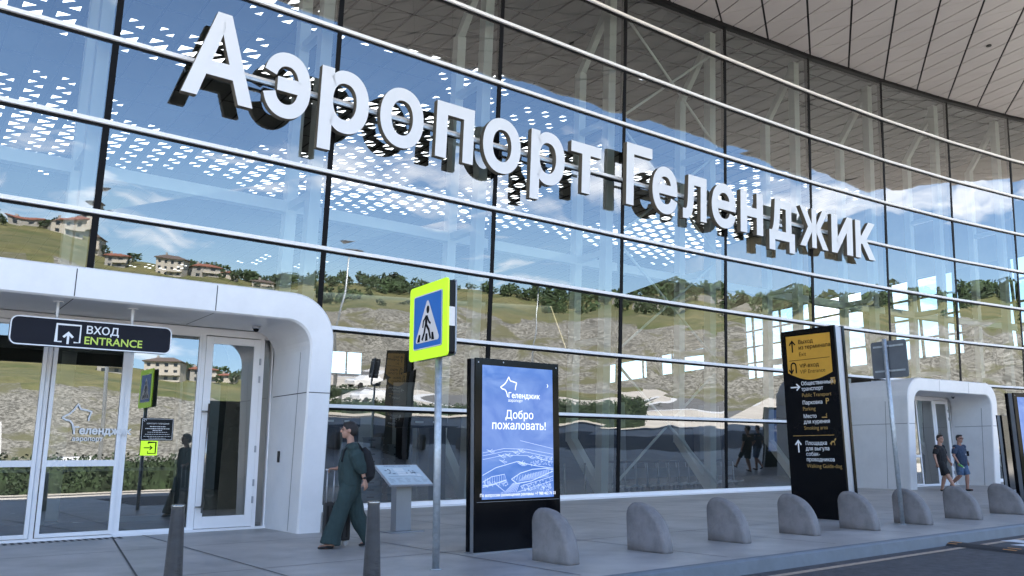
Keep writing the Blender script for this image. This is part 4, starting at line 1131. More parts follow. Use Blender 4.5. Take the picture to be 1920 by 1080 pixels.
for s_, v in (('Public Transport', 2.455), ('Parking', 2.175), ('Smoking area', 1.78), ('Walking Guide-dog', 1.01)): wline(lambda b_: text(b_, s_, tx, v, .08, -.004, 0, .054, narrow=.94), 'amber_text', fp_)
wline(lambda b_: text(b_, 'P', -.02, 2.29, .12, .02, 0, .054), 'amber_text', fp_); wline(lambda b_: stroke(b_, [(-.86, 1.66), (.12, 1.66)], .010, 0, .054), 'amber_text', fp_, 'rule')
def bus(b_):
    po = rrect(.13, 2.70, .25, 2.77, .015); b_.add([(u, v, .054) for u, v in po], [tuple(range(len(po)))]); stroke(b_, [(.14, 2.80), (.24, 2.80)], .03, 0, .054)
    for u in (.155, .225): stroke(b_, [(u, 2.675), (u, 2.695)], .025, 0, .054)
def cig(b_): stroke(b_, [(-.13, 2.02), (-.01, 2.02)], .02, 0, .054); stroke(b_, [(-.01, 2.04), (-.03, 2.07), (-.01, 2.10)], .01, 0, .054)
def dog(b_): stroke(b_, [(.02, 1.48), (.06, 1.53), (.12, 1.53)], .03, 0, .054); stroke(b_, [(.12, 1.55), (.15, 1.59)], .03, 0, .0545); stroke(b_, [(.05, 1.52), (.04, 1.46)], .015, 0, .0543); stroke(b_, [(.11, 1.52), (.12, 1.46)], .015, 0, .0543)
for fn in (bus, cig, dog): wline(fn, 'amber_text', fp_, 'pictogram')
# sign seen from behind on a pole
gs = empty('traffic_sign', (7.26, 15.81, 0), 'grey square traffic sign seen from behind on a leaning pole', 'sign')
mb = MB(); mb.tube([(7.26, 15.81, 0), (7.235, 15.81, 3.47)], .042, 14); mb.tube([(7.26, 15.81, 0), (7.26, 15.81, .012)], .075, 14); mb.build('pole', 'galv', gs)
GX = sxf((7.24, 15.81, 0), (.57, -.82, 0)); GXo = lambda u, v, w=0.0: GX(u, v, w)
mb = MB(GXo); po = rrect(-.335, 2.72, .395, 3.44, .05); mb.hexa([(a, b, -.075) for a, b in po], [(a, b, -.058) for a, b in po]); pl = mb.build('plate', 'greyback', gs, bevel=.004)
mb = MB(GXo)
for v in (2.84, 3.32): mb.box((-.28, v, -.058), (.34, v + .035, -.046)); mb.tube([(-.055, v + .017, -.01), (.055, v + .017, -.01)], .02, 8)
mb.build('clamp', 'galv', pl)
# map board on a pedestal
bo = empty('map_board', (-1.9, 14.64, 0), 'slanted pale map board on a grey pedestal beside the walking woman', 'sign')
BX = frame_xf((-1.9, 14.64, 0), (T1.x, T1.y, 0)); BXX = lambda u, v, w=0.0: BX(u, v, w)
mb = MB(BXX); mb.box((-.17, .02, -.12), (.13, .9, .06)); mb.build('pedestal', 'grey_metal', bo, bevel=.006)
mb = MB(BXX); mb.box((-.34, .0, -.22), (.30, .018, .22)); mb.build('foot_plate', 'grey_metal', bo, bevel=.003)
bo_o = Vector(BXX(-.44, .79, .32)); upv = (Vector(BXX(0, 1.13, -.28)) - Vector(BXX(0, .79, .32))).normalized()
QX = frame_xf(bo_o, (T1.x, T1.y, 0), upv)
mb = MB(QX); mb.box((0, 0, -.03), (.86, .68, 0)); tb = mb.build('panel', 'silver', bo, bevel=.004)
mb = MB(QX); mb.add([(.02, .02, .003), (.84, .02, .003), (.84, .66, .003), (.02, .66, .003)], [(0, 1, 2, 3)]); mp_ = mb.build('map_face', 'board', tb, recalc=False)
mb = MB(QX); text(mb, 'АЭРОПОРТ ГЕЛЕНДЖИК', .43, .605, .032, .012, 0, .006, align='C')
rnd = random.Random(5)
for k in range(16):
    u, v = rnd.choice((.12, .2, .52, .6, .66)) + rnd.uniform(-.03, .03), rnd.uniform(.30, .50); a, b = rnd.uniform(.02, .06), rnd.uniform(.015, .04); mb.add([(u, v, .005), (u + a, v, .005), (u + a, v + b, .005), (u, v + b, .005)], [(0, 1, 2, 3)])
for k in range(5):
    for q in range(5): stroke(mb, [(.06 + k * .16, .22 - q * .03), (.06 + k * .16 + rnd.uniform(.05, .12), .22 - q * .03)], .006, 0, .005)
stroke(mb, [(.1, .28), (.5, .29), (.78, .25)], .008, 0, .005); stroke(mb, [(.1, .38), (.3, .37), (.74, .40)], .005, 0, .005)
mb.build('map_print', 'map_ink', mp_, recalc=False)
mb = MB(QX)
for a, b, c, d in ((.30, .44, .50, .56), (.32, .31, .66, .42), (.68, .28, .76, .36), (.16, .5, .26, .54)): mb.add([(a, b, .0042), (c, b, .0042), (c, d, .0042), (a, d, .0042)], [(0, 1, 2, 3)])
mb.build('map_buildings', 'map_pale', mp_, recalc=False)
# speed bump with orange studs
sb = empty('speed_bump', (7.2, 13.6, -.16), 'black rubber speed bump with orange markers on the road', 'speed bump')
a0 = Vector((7.0, 14.16, -.164)); dirv = Vector((.62, -1.42, 0)).normalized(); sid = Vector((-dirv.y, dirv.x, 0))
mb = MB(); prof = [(-.21, 0.002), (-.15, .03), (-.07, .05), (.07, .05), (.15, .03), (.21, .002)]
Ls = [0, .12, .2, 6.0]; vs = []
for i, l in enumerate(Ls):
    k = .25 if i == 0 else 1; vs += [a0 + dirv * l + sid * w * (k if i == 0 else 1) + Z3 * (h * (.3 if i == 0 else 1)) for w, h in prof]
mb.add(vs, [(i * 6 + k, i * 6 + k + 1, (i + 1) * 6 + k + 1, (i + 1) * 6 + k) for i in range(3) for k in range(5)] + [tuple(range(6))[::-1], tuple(18 + k for k in range(6))])
mb.build('rubber_body', 'rubber_bump', sb)
mb = MB()
for k in range(11):
    c = a0 + dirv * (.42 + .5 * k); sdg = 1 if k % 2 else -1
    p = lambda l, w, h: c + dirv * l + sid * w + Z3 * h
    w0, w1 = (.01, .15) if sdg > 0 else (-.15, -.01)
    h = lambda w: .05 - max(0, abs(w) - .07) * .25 + .004
    mb.add([p(-.11, w0, h(w0)), p(.11, w0, h(w0)), p(.11, w1, h(w1)), p(-.11, w1, h(w1))], [(0, 1, 2, 3)])
mb.build('marker', 'orange', sb, recalc=False)

# ------------------------------------------------------------------ people
def remesh(mbuild, voxel, name, m, parent, smooth=2, fold=0.0):
    me = bpy.data.meshes.new('tmp'); me.from_pydata([tuple(v) for v in mbuild.v], [], mbuild.f); me.update()
    bm = bmesh.new(); bm.from_mesh(me); bmesh.ops.recalc_face_normals(bm, faces=bm.faces); bm.to_mesh(me); bm.free()
    o = bpy.data.objects.new('tmp', me); col.objects.link(o)
    md = o.modifiers.new('r', 'REMESH'); md.mode = 'VOXEL'; md.voxel_size = voxel
    s = o.modifiers.new('s', 'SMOOTH'); s.iterations = smooth; s.factor = .5
    dg = bpy.context.evaluated_depsgraph_get(); dg.update()
    me2 = bpy.data.meshes.new_from_object(o.evaluated_get(dg)); bpy.data.objects.remove(o); bpy.data.meshes.remove(me)
    if fold:
        nn = [v.normal.copy() for v in me2.vertices]
        for v, q in zip(me2.vertices, nn):
            c = v.co; a = noise.noise(Vector((c.x * 11, c.y * 11, c.z * 2.2 + c.x * 3))) + .5 * noise.noise(Vector((c.x * 24, c.y * 24, c.z * 6)))
            v.co = c + q * a * fold
        me2.update()
    me2.name = name; me2.materials.clear(); me2.materials.append(M[m])
    me2.polygons.foreach_set('use_smooth', [True] * len(me2.polygons))
    if parent is not None: me2.transform(pinv(parent))
    return link_mesh(name, me2, parent)
def ell(mb, c, r, rot=None, n=14):
    m = (rot or Matrix.Identity(3)); vs = []; c = Vector(c)
    for i in range(n + 1):
        th = math.pi * i / n
        for k in range(n):
            ph = 2 * math.pi * k / n; v = Vector((r[0] * math.sin(th) * math.cos(ph), r[1] * math.sin(th) * math.sin(ph), r[2] * math.cos(th)))
            vs.append(c + m @ v)
    mb.add(vs, [(i * n + k, i * n + (k + 1) % n, (i + 1) * n + (k + 1) % n, (i + 1) * n + k) for i in range(n) for k in range(n)], 0, True)
def limb(mb, pts, rs, sq=(1, 1), n=14, caps=True, ref=(1, 0, 0)):
    """tapered tube with elliptical section; sq scales along / across ref"""
    P = [Vector(p) for p in pts]; vs = []
    for i, p in enumerate(P):
        d = (P[min(i + 1, len(P) - 1)] - P[max(0, i - 1)]).normalized(); u = Vector(ref); u = (u - d * u.dot(d)).normalized(); w = d.cross(u)
        r = rs[i] if isinstance(rs[i], tuple) else (rs[i] * sq[0], rs[i] * sq[1])
        vs += [p + u * math.cos(2 * math.pi * k / n) * r[0] + w * math.sin(2 * math.pi * k / n) * r[1] for k in range(n)]
    fs = [(i * n + k, i * n + (k + 1) % n, (i + 1) * n + (k + 1) % n, (i + 1) * n + k) for i in range(len(P) - 1) for k in range(n)]
    fs += [tuple(range(n))[::-1], tuple((len(P) - 1) * n + k for k in range(n))]
    mb.add(vs, fs, 0, True)
    if caps:
        for p, r in ((P[0], rs[0]), (P[-1], rs[-1])):
            if not isinstance(r, tuple): ell(mb, p, (r * .98,) * 3, n=10)
def hand(mb, wrist, d, palm_n, curl=.5, s=1.0):
    """palm and five unequal bent fingers; d = pointing direction, palm_n = palm normal"""
    d = Vector(d).normalized(); pn = Vector(palm_n); pn = (pn - d * pn.dot(d)).normalized(); sd = d.cross(pn); w = Vector(wrist)
    limb(mb, [w, w + d * .045 * s, w + d * .09 * s], [(.018 * s, .027 * s), (.017 * s, .040 * s), (.014 * s, .040 * s)], ref=pn, caps=False)
    for k, (off, L) in enumerate(((-.030, .068), (-.010, .078), (.011, .074), (.030, .058))):
        b = w + d * .085 * s + sd * off * s; a = curl * (1 + .12 * k)
        p1 = b + (d * math.cos(a * .6) + pn * math.sin(a * .6)) * L * .5 * s; p2 = p1 + (d * math.cos(a * 1.5) + pn * math.sin(a * 1.5)) * L * .5 * s
        limb(mb, [b, p1, p2], [.0095 * s, .009 * s, .0075 * s], n=8)
    b = w + d * .03 * s - sd * .030 * s; p1 = b + (d * .7 - sd * .6 + pn * .4).normalized() * .038 * s; p2 = p1 + (d * .9 + pn * .35).normalized() * .03 * s
    limb(mb, [b, p1, p2], [.013 * s, .011 * s, .009 * s], n=8)
def head(mb, c, yaw=0.0, s=1.0):
    c = Vector(c); m = Matrix.Rotation(yaw, 3, 'Z'); q = lambda x, y, z: c + m @ Vector((x * s, y * s, z * s))
    ell(mb, q(-.012, 0, .022), (.100 * s, .078 * s, .100 * s), m); ell(mb, q(.022, 0, -.040), (.066 * s, .058 * s, .078 * s), m); ell(mb, q(.060, 0, -.092), (.026 * s, .030 * s, .024 * s), m)
    limb(mb, [q(.082, 0, .028), q(.108, 0, -.022)], [.010 * s, .016 * s], n=8)
    ell(mb, q(.082, 0, -.060), (.017 * s, .028 * s, .010 * s), m)
    for y in (1, -1):
        ell(mb, q(-.008, y * .080, -.012), (.020 * s, .010 * s, .033 * s), m); ell(mb, q(.066, y * .034, .028), (.02 * s, .022 * s, .008 * s), m)
def eyes(parent, xf, c, yaw=0.0, s=1.0):
    c = Vector(c); m = Matrix.Rotation(yaw, 3, 'Z'); mb = MB()
    for y in (1, -1):
        p = c + m @ Vector((.083 * s, y * .033 * s, .006 * s)); ell(mb, p, (.010 * s, .013 * s, .007 * s), m, 8)
        p = c + m @ Vector((.088 * s, y * .034 * s, .032 * s)); ell(mb, p, (.008 * s, .022 * s, .005 * s), m, 8)
    mb.v = [tuple(xf(*v)) for v in mb.v]; return mb.build('eyes', 'hair', parent)
def place(mb, xf): mb.v = [tuple(xf(*v)) for v in mb.v]; return mb
# woman in green, walking to the left
wo = empty('person', (-2.36, 12.2, 0), 'woman with short dark hair in loose green clothes walking past with a suitcase', 'person', None, math.atan2(-.30, -.954))
wx = thing_xf(wo)
HDc = (.05, 0, 1.655)
b = MB()
head(b, HDc); limb(b, [(.0, 0, 1.40), (.012, 0, 1.50), (.03, 0, 1.60)], [.062, .052, .052])
limb(b, [(-.02, 0, .90), (0, 0, 1.05), (.0, 0, 1.22), (-.01, 0, 1.38), (-.01, 0, 1.46)], [(.10, .155), (.09, .13), (.105, .145), (.095, .165), (.05, .08)], caps=False)
limb(b, [(-.01, .165, 1.41), (-.13, .215, 1.15), (-.175, .235, .95)], [.046, .037, .026]); hand(b, (-.178, .237, .945), (-.25, .05, -1), (.5, -.85, -.1), .55)
limb(b, [(-.01, -.165, 1.41), (.03, -.24, 1.16), (.18, -.25, 1.10)], [.046, .037, .027]); hand(b, (.185, -.25, 1.10), (1, -.3, .0), (0, .1, -1), 1.1)
limb(b, [(0, .09, .92), (.15, .10, .51), (.235, .10, .09)], [.085, .058, .038]); limb(b, [(.225, .10, .05), (.33, .105, .035), (.40, .105, .03)], [.036, .036, .024])
limb(b, [(0, -.09, .92), (-.09, -.09, .52), (-.34, -.09, .145)], [.085, .058, .038]); limb(b, [(-.365, -.09, .11), (-.27, -.09, .045), (-.20, -.09, .032)], [.034, .034, .024])
body = remesh(place(b, wx), .0085, 'body', 'skin', wo)
b = MB(); ell(b, (.027, 0, 1.690), (.107, .086, .095)); ell(b, (-.015, 0, 1.655), (.085, .083, .095)); ell(b, (.065, 0, 1.742), (.065, .058, .034))
hr = remesh(place(b, wx), .009, 'hair', 'hair', wo); eyes(body, wx, HDc)
b = MB()
limb(b, [(-.01, 0, .86), (.01, 0, .98), (.02, 0, 1.16), (.0, 0, 1.33), (-.01, 0, 1.43), (-.005, 0, 1.475)], [(.155, .20), (.165, .20), (.16, .195), (.135, .19), (.085, .15), (.055, .075)], caps=False)
limb(b, [(-.01, .12, 1.40), (-.055, .20, 1.28), (-.115, .225, 1.13), (-.155, .235, 1.03)], [(.085, .06), (.105, .085), (.095, .08), (.05, .05)], caps=False)
limb(b, [(-.01, -.12, 1.40), (.02, -.20, 1.28), (.06, -.24, 1.15), (.13, -.235, 1.12)], [(.085, .06), (.10, .085), (.085, .08), (.05, .05)], caps=False)
ell(b, (-.01, .15, 1.405), (.085, .085, .07)); ell(b, (-.01, -.15, 1.405), (.085, .085, .07))
remesh(place(b, wx), .011, 'tunic', 'green_cloth', wo, 3, .017)
b = MB()
limb(b, [(0, .03, .98), (.0, .07, .86), (.08, .10, .66), (.16, .105, .42), (.235, .105, .20), (.26, .105, .065)], [(.13, .15), (.15, .12), (.12, .105), (.115, .10), (.13, .105), (.15, .11)], caps=False)
limb(b, [(0, -.03, .98), (-.01, -.07, .86), (-.06, -.09, .66), (-.14, -.09, .42), (-.27, -.09, .20), (-.335, -.09, .10)], [(.13, .15), (.15, .125), (.13, .115), (.12, .11), (.125, .11), (.13, .11)], caps=False)
remesh(place(b, wx), .012, 'trousers', 'green_cloth', wo, 3, .018)
b = MB(); limb(b, [(.215, .10, .030), (.30, .105, .034), (.385, .105, .026), (.43, .105, .02)], [(.026, .040), (.026, .043), (.022, .038), (.012, .02)], ref=(0, 0, 1)); remesh(place(b, wx), .007, 'shoe', 'black_cloth', wo)
b = MB(); limb(b, [(-.375, -.09, .075), (-.29, -.09, .045), (-.20, -.09, .026), (-.165, -.09, .02)], [(.026, .038), (.026, .043), (.022, .038), (.012, .02)], ref=(0, 0, 1)); remesh(place(b, wx), .007, 'shoe', 'black_cloth', wo)
b = MB(); limb(b, [(-.172, .235, .985), (-.176, .236, .965)], [.034, .034], caps=False); limb(b, [(-.176, .266, .975), (-.176, .278, .975)], [.018, .018], caps=False); place(b, wx).build('watch', 'rubber', wo)
bk = empty('backpack', wx(-.2, 0, .95), 'black backpack on the back of the woman in green', 'backpack', None, wo.rotation_euler.z)
b = MB(); limb(b, [(-.20, 0, .93), (-.245, 0, .99), (-.235, 0, 1.15), (-.20, 0, 1.33), (-.17, 0, 1.40)], [(.07, .11), (.11, .15), (.115, .155), (.085, .14), (.04, .09)], caps=False); ell(b, (-.32, 0, 1.07), (.04, .11, .10)); ell(b, (-.2, .04, .90), (.02, .01, .05))
remesh(place(b, wx), .011, 'bag_body', 'black_cloth', bk)
b = MB()
for y in (.11, -.11): b.tube([(-.15, y, 1.37), (-.09, y, 1.46), (.02, y, 1.455), (.115, y, 1.36), (.14, y, 1.20)], .012, 8)
place(b, wx).build('strap', 'black_cloth', bk)
su = empty('suitcase', wx(.12, -.30, 0), 'black cabin suitcase with a raised handle pulled by the woman in green', 'suitcase', None, wo.rotation_euler.z)
b = MB(); b.box((-.06, -.50, .07), (.33, -.27, .62)); place(b, wx).build('case', 'rubber', su, bevel=.035, seg=3)
b = MB()
for x in (.20, .30): b.tube([(x, -.29, .60), (x, -.28, 1.075)], .009, 8)
b.tube([(.17, -.28, 1.085), (.33, -.28, 1.085)], .014, 8); place(b, wx).build('handle', 'silver', su)
for x in (-.0, .27):
    for y in (-.46, -.31):
        b = MB(); b.tube([(x, y - .012, .034), (x, y + .012, .034)], .034, 14); b.tube([(x, y, .034), (x, y, .075)], .012, 8); place(b, wx).build('wheel', 'grey_metal', su)
b = MB()
for k in range(5): b.box((-.02 + k * .07, -.271, .12), (.01 + k * .07, -.264, .57))
place(b, wx).build('rib', 'black_metal', su)

def man(loc, face, label, shirt, shorts, sk, sc_, pose, head_yaw, hairz=0):
    o = empty('person', loc, label, 'person', None, math.atan2(face[1], face[0])); X0 = thing_xf(o); X = lambda x, y, z: X0(x * sc_, y * sc_, z * sc_)
    p = pose; hc = (.045, p.get('lean', 0), 1.635); b = MB()
    head(b, hc, head_yaw, 1.05); limb(b, [(0, 0, 1.38), (.01, 0, 1.47), (.02, hc[1], 1.57)], [.075, .066, .062])
    belly = p.get('belly', 0)
    limb(b, [(-.01, 0, .86), (.01 + belly * .3, 0, 1.0), (.02, 0, 1.2), (0, 0, 1.36), (0, 0, 1.44)], [(.115, .165), (.115 + belly, .155), (.12, .175), (.10, .20), (.055, .10)], caps=False)
    for sd, (sh, el, wr, hd) in p['arms'].items():
        limb(b, [sh, el, wr], [.058, .046, .031]); hand(b, wr, hd, (-.3, -sd, .1), p['curl'][sd], 1.05)
    for hip, kn, an, toe in p['legs']:
        limb(b, [hip, Vector(hip).lerp(Vector(kn), .5), kn, Vector(kn).lerp(Vector(an), .35), an], [.095, .083, .060, .064, .040])
        limb(b, [Vector(an) + Vector((-.03, 0, -.045)), toe], [.038, .030])
    bd = remesh(place(b, X), .0115, 'body', sk, o)
    b = MB(); m = Matrix.Rotation(head_yaw, 3, 'Z'); c = Vector(hc)
    ell(b, c + m @ Vector((-.025, 0, .052)), (.100, .087, .086), m); ell(b, c + m @ Vector((-.055, 0, .0)), (.065, .080, .08), m); ell(b, c + m @ Vector((.045, 0, .105)), (.055, .055, .03), m)
    remesh(place(b, X), .011, 'hair', 'hair', o); eyes(bd, X, hc, head_yaw, 1.05)
    b = MB(); limb(b, [(-.01, 0, .83), (.01 + belly * .3, 0, .95), (.025 + belly * .2, 0, 1.12), (.01, 0, 1.3), (0, 0, 1.40), (0, 0, 1.445)], [(.15 + belly, .19), (.15 + belly, .19), (.15 + belly * .5, .195), (.128, .21), (.085, .17), (.06, .08)], caps=False)
    for sd, (sh, el, wr, hd) in p['arms'].items():
        ell(b, Vector(sh) + Vector((0, -sd * .015, .0)), (.088, .082, .072))
        e2 = Vector(sh).lerp(Vector(el), .82); limb(b, [Vector(sh) + Vector((0, -sd * .05, .0)), Vector(sh).lerp(Vector(el), .4), e2], [(.08, .07), (.08, .075), (.075, .07)], caps=False)
    remesh(place(b, X), .013, 't_shirt', shirt, o, 2, .012)
    b = MB(); ell(b, (0, 0, .87), (.13 + belly * .5, .175, .09))
    for hip, kn, an, toe in p['legs']:
        k2 = Vector(hip).lerp(Vector(kn), .97); limb(b, [Vector(hip) + Vector((0, 0, .03)), Vector(hip).lerp(Vector(kn), .5), k2], [(.12, .105), (.115, .10), (.108, .092)], caps=False)
    remesh(place(b, X), .013, 'shorts', shorts, o, 2, .010)
    for hip, kn, an, toe in p['legs']:
        b = MB(); a = Vector(an) + Vector((-.045, 0, -.055)); tt = Vector(toe); limb(b, [a, a.lerp(tt, .55), tt + (tt - a) * .12], [(.034, .043), (.034, .047), (.018, .034)], ref=(0, 0, 1)); remesh(place(b, X), .009, 'shoe', 'rubber', o)
    b = MB(); b.tube([(.02, .07, 1.44), (.125, .05, 1.32), (.15 + belly * .6, .015, 1.16)], .006, 6); b.tube([(.02, -.07, 1.44), (.125, -.04, 1.32), (.15 + belly * .6, .01, 1.16)], .006, 6)
    place(b, X).build('lanyard', 'navy_cloth' if shirt == 'black_cloth' else 'galv', o)
    b = MB(); bx = .155 + belly * .7; b.box((bx, -.03, 1.05), (bx + .008, .045, 1.16)); place(b, X).build('badge', 'navy_cloth' if shirt == 'black_cloth' else 'white', o)
    return o, X
# y = left of the figure; they stride towards the camera's right
legsA = [((0, .09, .90), (.02, .10, .48), (-.10, .10, .085), (.05, .11, .035)), ((0, -.09, .90), (.20, -.09, .52), (.36, -.09, .16), (.48, -.09, .13))]
m1, X1 = man((14.85, 29.0, 0), (.62, -.78), 'man in black shorts and a black shirt walking beside the blue-shirted man', 'black_cloth', 'black_cloth', 'skin', 1.085,
    {'arms': {1: ((0, .205, 1.385), (.03, .27, 1.12), (.16, .27, .90), (.5, -.1, -1)), -1: ((0, -.205, 1.385), (-.06, -.27, 1.11), (.0, -.29, .86), (.15, 0, -1))}, 'curl': {1: .9, -1: 1.2}, 'legs': legsA}, -.25)
legsB = [((0, .09, .90), (.10, .10, .49), (.06, .10, .085), (.21, .11, .035)), ((0, -.09, .90), (.0, -.10, .48), (-.33, -.10, .22), (-.24, -.10, .10))]
m2_, X2 = man((15.72, 29.35, 0), (.45, -.89), 'man in a navy shirt and denim shorts with sunglasses', 'navy_cloth', 'denim', 'skin2', 1.09,
    {'belly': .03, 'arms': {1: ((0, .21, 1.385), (-.05, .29, 1.12), (.05, .27, .90), (.3, -.1, -1)), -1: ((0, -.21, 1.385), (-.02, -.29, 1.11), (.12, -.30, .88), (.4, 0, -1))}, 'curl': {1: .7, -1: 1.2}, 'legs': legsB}, -.1)
b = MB(); m = Matrix.Rotation(-.1, 3, 'Z')
for y in (.036, -.036): ell(b, Vector((.045, 0, 1.635)) + m @ Vector((.090, y, .012)), (.008, .030, .018), m, 10)
b.tube([Vector((.045, 0, 1.635)) + m @ Vector((.02, .085, .02)), Vector((.045, 0, 1.635)) + m @ Vector((.095, .05, .02)), Vector((.045, 0, 1.635)) + m @ Vector((.095, -.05, .02)), Vector((.045, 0, 1.635)) + m @ Vector((.02, -.085, .02))], .004, 6)
place(b, X2).build('sunglasses', 'joint', m2_)
bt = empty('bottle', X2(.17, -.33, .80), 'small green bottle in the hand of the navy-shirted man', 'bottle', None, m2_.rotation_euler.z)
b = MB(); b.tube([(.155, -.335, .84), (.23, -.335, .79), (.30, -.335, .745)], [.03, .034, .03], 12); place(b, X2).build('bottle_body', 'bottle', bt)
b = MB(); b.tube([(.30, -.335, .745), (.335, -.335, .722)], [.014, .012], 10); place(b, X2).build('bottle_cap', 'white', bt)
ph = MB(); ph.box((.0, -.315, .735), (.012, -.245, .875)); setp(place(ph, X1).build('phone', 'black_gloss'), 'dark phone held low by the black-shirted man', 'phone')

# ================================================================== INSIDE THE HALL
def gate(loc, rz, label):
    o = empty('security_scanner', loc, label, 'scanner', 'security scanners inside the hall', rz); X = thing_xf(o)
    for x in (-.62, .42):
        b = MB(X); b.box((x, -.35, 0), (x + .2, .35, 2.05)); b.build('side_pillar', 'black_metal', o, bevel=.02)
    b = MB(X); b.box((-.66, -.36, 2.05), (.66, .36, 2.32)); b.build('lintel', 'black_metal', o, bevel=.02)
    b = MB(X); b.box((-.35, -.368, 2.17), (-.1, -.361, 2.22)); b.box((.2, -.368, 2.17), (.34, -.361, 2.22)); b.build('display', 'white', o)
    return o
g = gate((-2.6, 23.6, 0), .55, 'black walk-through scanner behind the map board')
copy_thing(g, (-4.9, 22.6, 0), .55, 'black walk-through scanner behind the head of the woman'); copy_thing(g, (-.6, 25.6, 0), .55, 'black walk-through scanner behind the pole of the crossing sign')
ts = None
for k, (x, y, n, l) in enumerate(((-4.05, 24.2, 9, 'tallest stack of grey trays behind the woman with the backpack'), (-3.35, 24.5, 8, 'second stack of grey trays left of the scanner inside'), (.9, 24.9, 5, 'low stack of grey trays behind the welcome screen edge'))):
    b = MB()
    for q in range(n):
        z = q * .2; b.box((x - .26, y - .2, z + .01), (x + .26, y + .2, z + .17)); b.box((x - .29, y - .23, z + .17), (x + .29, y + .23, z + .20)); b.box((x - .1, y - .206, z + .10), (x + .1, y - .201, z + .13), 1)
    o = b.build('tray_stack', ['tray', 'dark'], bevel=.0); setp(o, l, 'trays', 'tray stacks inside the hall')
tr = None
for k in range(12):
    f = k / 11; loc = (3.95 + 5.2 * f, 29.3 + 5.6 * f, 0)
    if tr is None:
        tr = empty('luggage_trolley', loc, 'chrome luggage trolley parked in the row behind the glass', 'trolley', 'luggage trolleys in a row', .9); X = thing_xf(tr)
        b = MB(X); 
        for y in (-.28, .28): b.tube([(-.45, y, .16), (.45, y, .22)], .018, 8)
        for x in (-.4, -.1, .2, .44): b.tube([(x, -.28, .18), (x, .28, .18)], .014, 8)
        b.build('base_frame', 'silver', tr)
        b = MB(X); b.tube([(-.42, -.24, .16), (-.52, -.26, 1.0)], .018, 8); b.tube([(-.42, .24, .16), (-.52, .26, 1.0)], .018, 8); b.build('upright', 'silver', tr)
        b = MB(X); b.tube([(-.54, -.32, 1.03), (-.54, .32, 1.03)], .045, 10); b.build('handle', 'rubber', tr)
        b = MB(X); b.box((-.48, -.2, .45), (-.47, .2, .8)); b.build('back_plate', 'tray', tr)
        for x, y in ((-.4, -.25), (-.4, .25), (.36, 0)):
            b = MB(X); b.tube([(x, y - .02, .075), (x, y + .02, .075)], .075, 14); b.build('wheel', 'rubber', tr)
    else: copy_thing(tr, loc, .9)
de = empty('inspection_desk', (.2, 26.3, 0), 'low white inspection desk inside the hall right of the screen', 'desk', None, .64); X = thing_xf(de)
b = MB(X); b.box((-.9, -.3, .72), (.9, .3, .78)); b.build('desk_top', 'grey_metal', de, bevel=.01); b = MB(X); b.box((-.85, -.27, 0), (-.75, .27, .72)); b.box((.75, -.27, 0), (.85, .27, .72)); b.box((-.75, .22, .1), (.75, .25, .72)); b.build('desk_base', 'steel_white', de)
for x, y, l in ((1.6, 25.9, 'left steel barrier post behind the glass'), (2.3, 26.6, 'right steel barrier post behind the glass')):
    b = MB(); b.lathe([(.14, 0), (.14, .02), (.03, .03), (.03, 1.0), (.04, 1.02)], (x, y, 0), 14); setp(b.build('barrier_post', 'inox'), l, 'barrier')

# ================================================================== BEHIND THE CAMERA, SEEN MIRRORED IN THE GLASS
def house(az, r, w, d, h, roofm, wallm, label, rot=0.0, floors=2, dz=0):
    p = hpt(az, r); base = min(p.z, hpt(az, r - d / 2).z, hpt(az + .8, r).z) - .4 + dz
    o = empty('house', (p.x, p.y, base), label, 'house', 'houses on the far hill', R(az + 180) + rot); X = thing_xf(o)
    b = MB(X); b.box((-w / 2, -d / 2, 0), (w / 2, d / 2, h)); b.build('wall', wallm, o)
    b = MB(X); e = .7; rh = w * .16
    q0 = [(-w / 2 - e, -d / 2 - e, h), (w / 2 + e, -d / 2 - e, h), (w / 2 + e, d / 2 + e, h), (-w / 2 - e, d / 2 + e, h)]; rl = w * .22
    vs = q0 + [(x, y, h + .25) for x, y, z in q0] + [(-rl, 0, h + rh), (rl, 0, h + rh)]
    b.add(vs, [(3, 2, 1, 0), (0, 1, 5, 4), (1, 2, 6, 5), (2, 3, 7, 6), (3, 0, 4, 7), (4, 5, 9, 8), (5, 6, 9), (6, 7, 8, 9), (7, 4, 8)]); rf = b.build('roof', roofm, o)
    b = MB(X); b.box((w * .2, .3, h + rh * .4), (w * .2 + .8, 1.1, h + rh + .8)); b.build('chimney', 'stucco2', rf)
    n = max(2, int(w / 3.2))
    for f in range(floors):
        for k in range(n):
            x = -w / 2 + w * (k + .5) / n; z = h / floors * (f + .32)
            b = MB(X); b.box((x - .65, -d / 2 - .04, z), (x + .65, -d / 2 + .1, z + h / floors * .5)); b.build('window', 'win', o)
    if floors > 1:
        b = MB(X); z = h / floors; b.box((-w / 2, -d / 2 - 1.2, z - .1), (w * .1, -d / 2, z + .05)); b.box((-w / 2, -d / 2 - 1.2, z + .05), (w * .1, -d / 2 - 1.12, z + .95)); b.build('balcony', 'stucco', o)
    return o
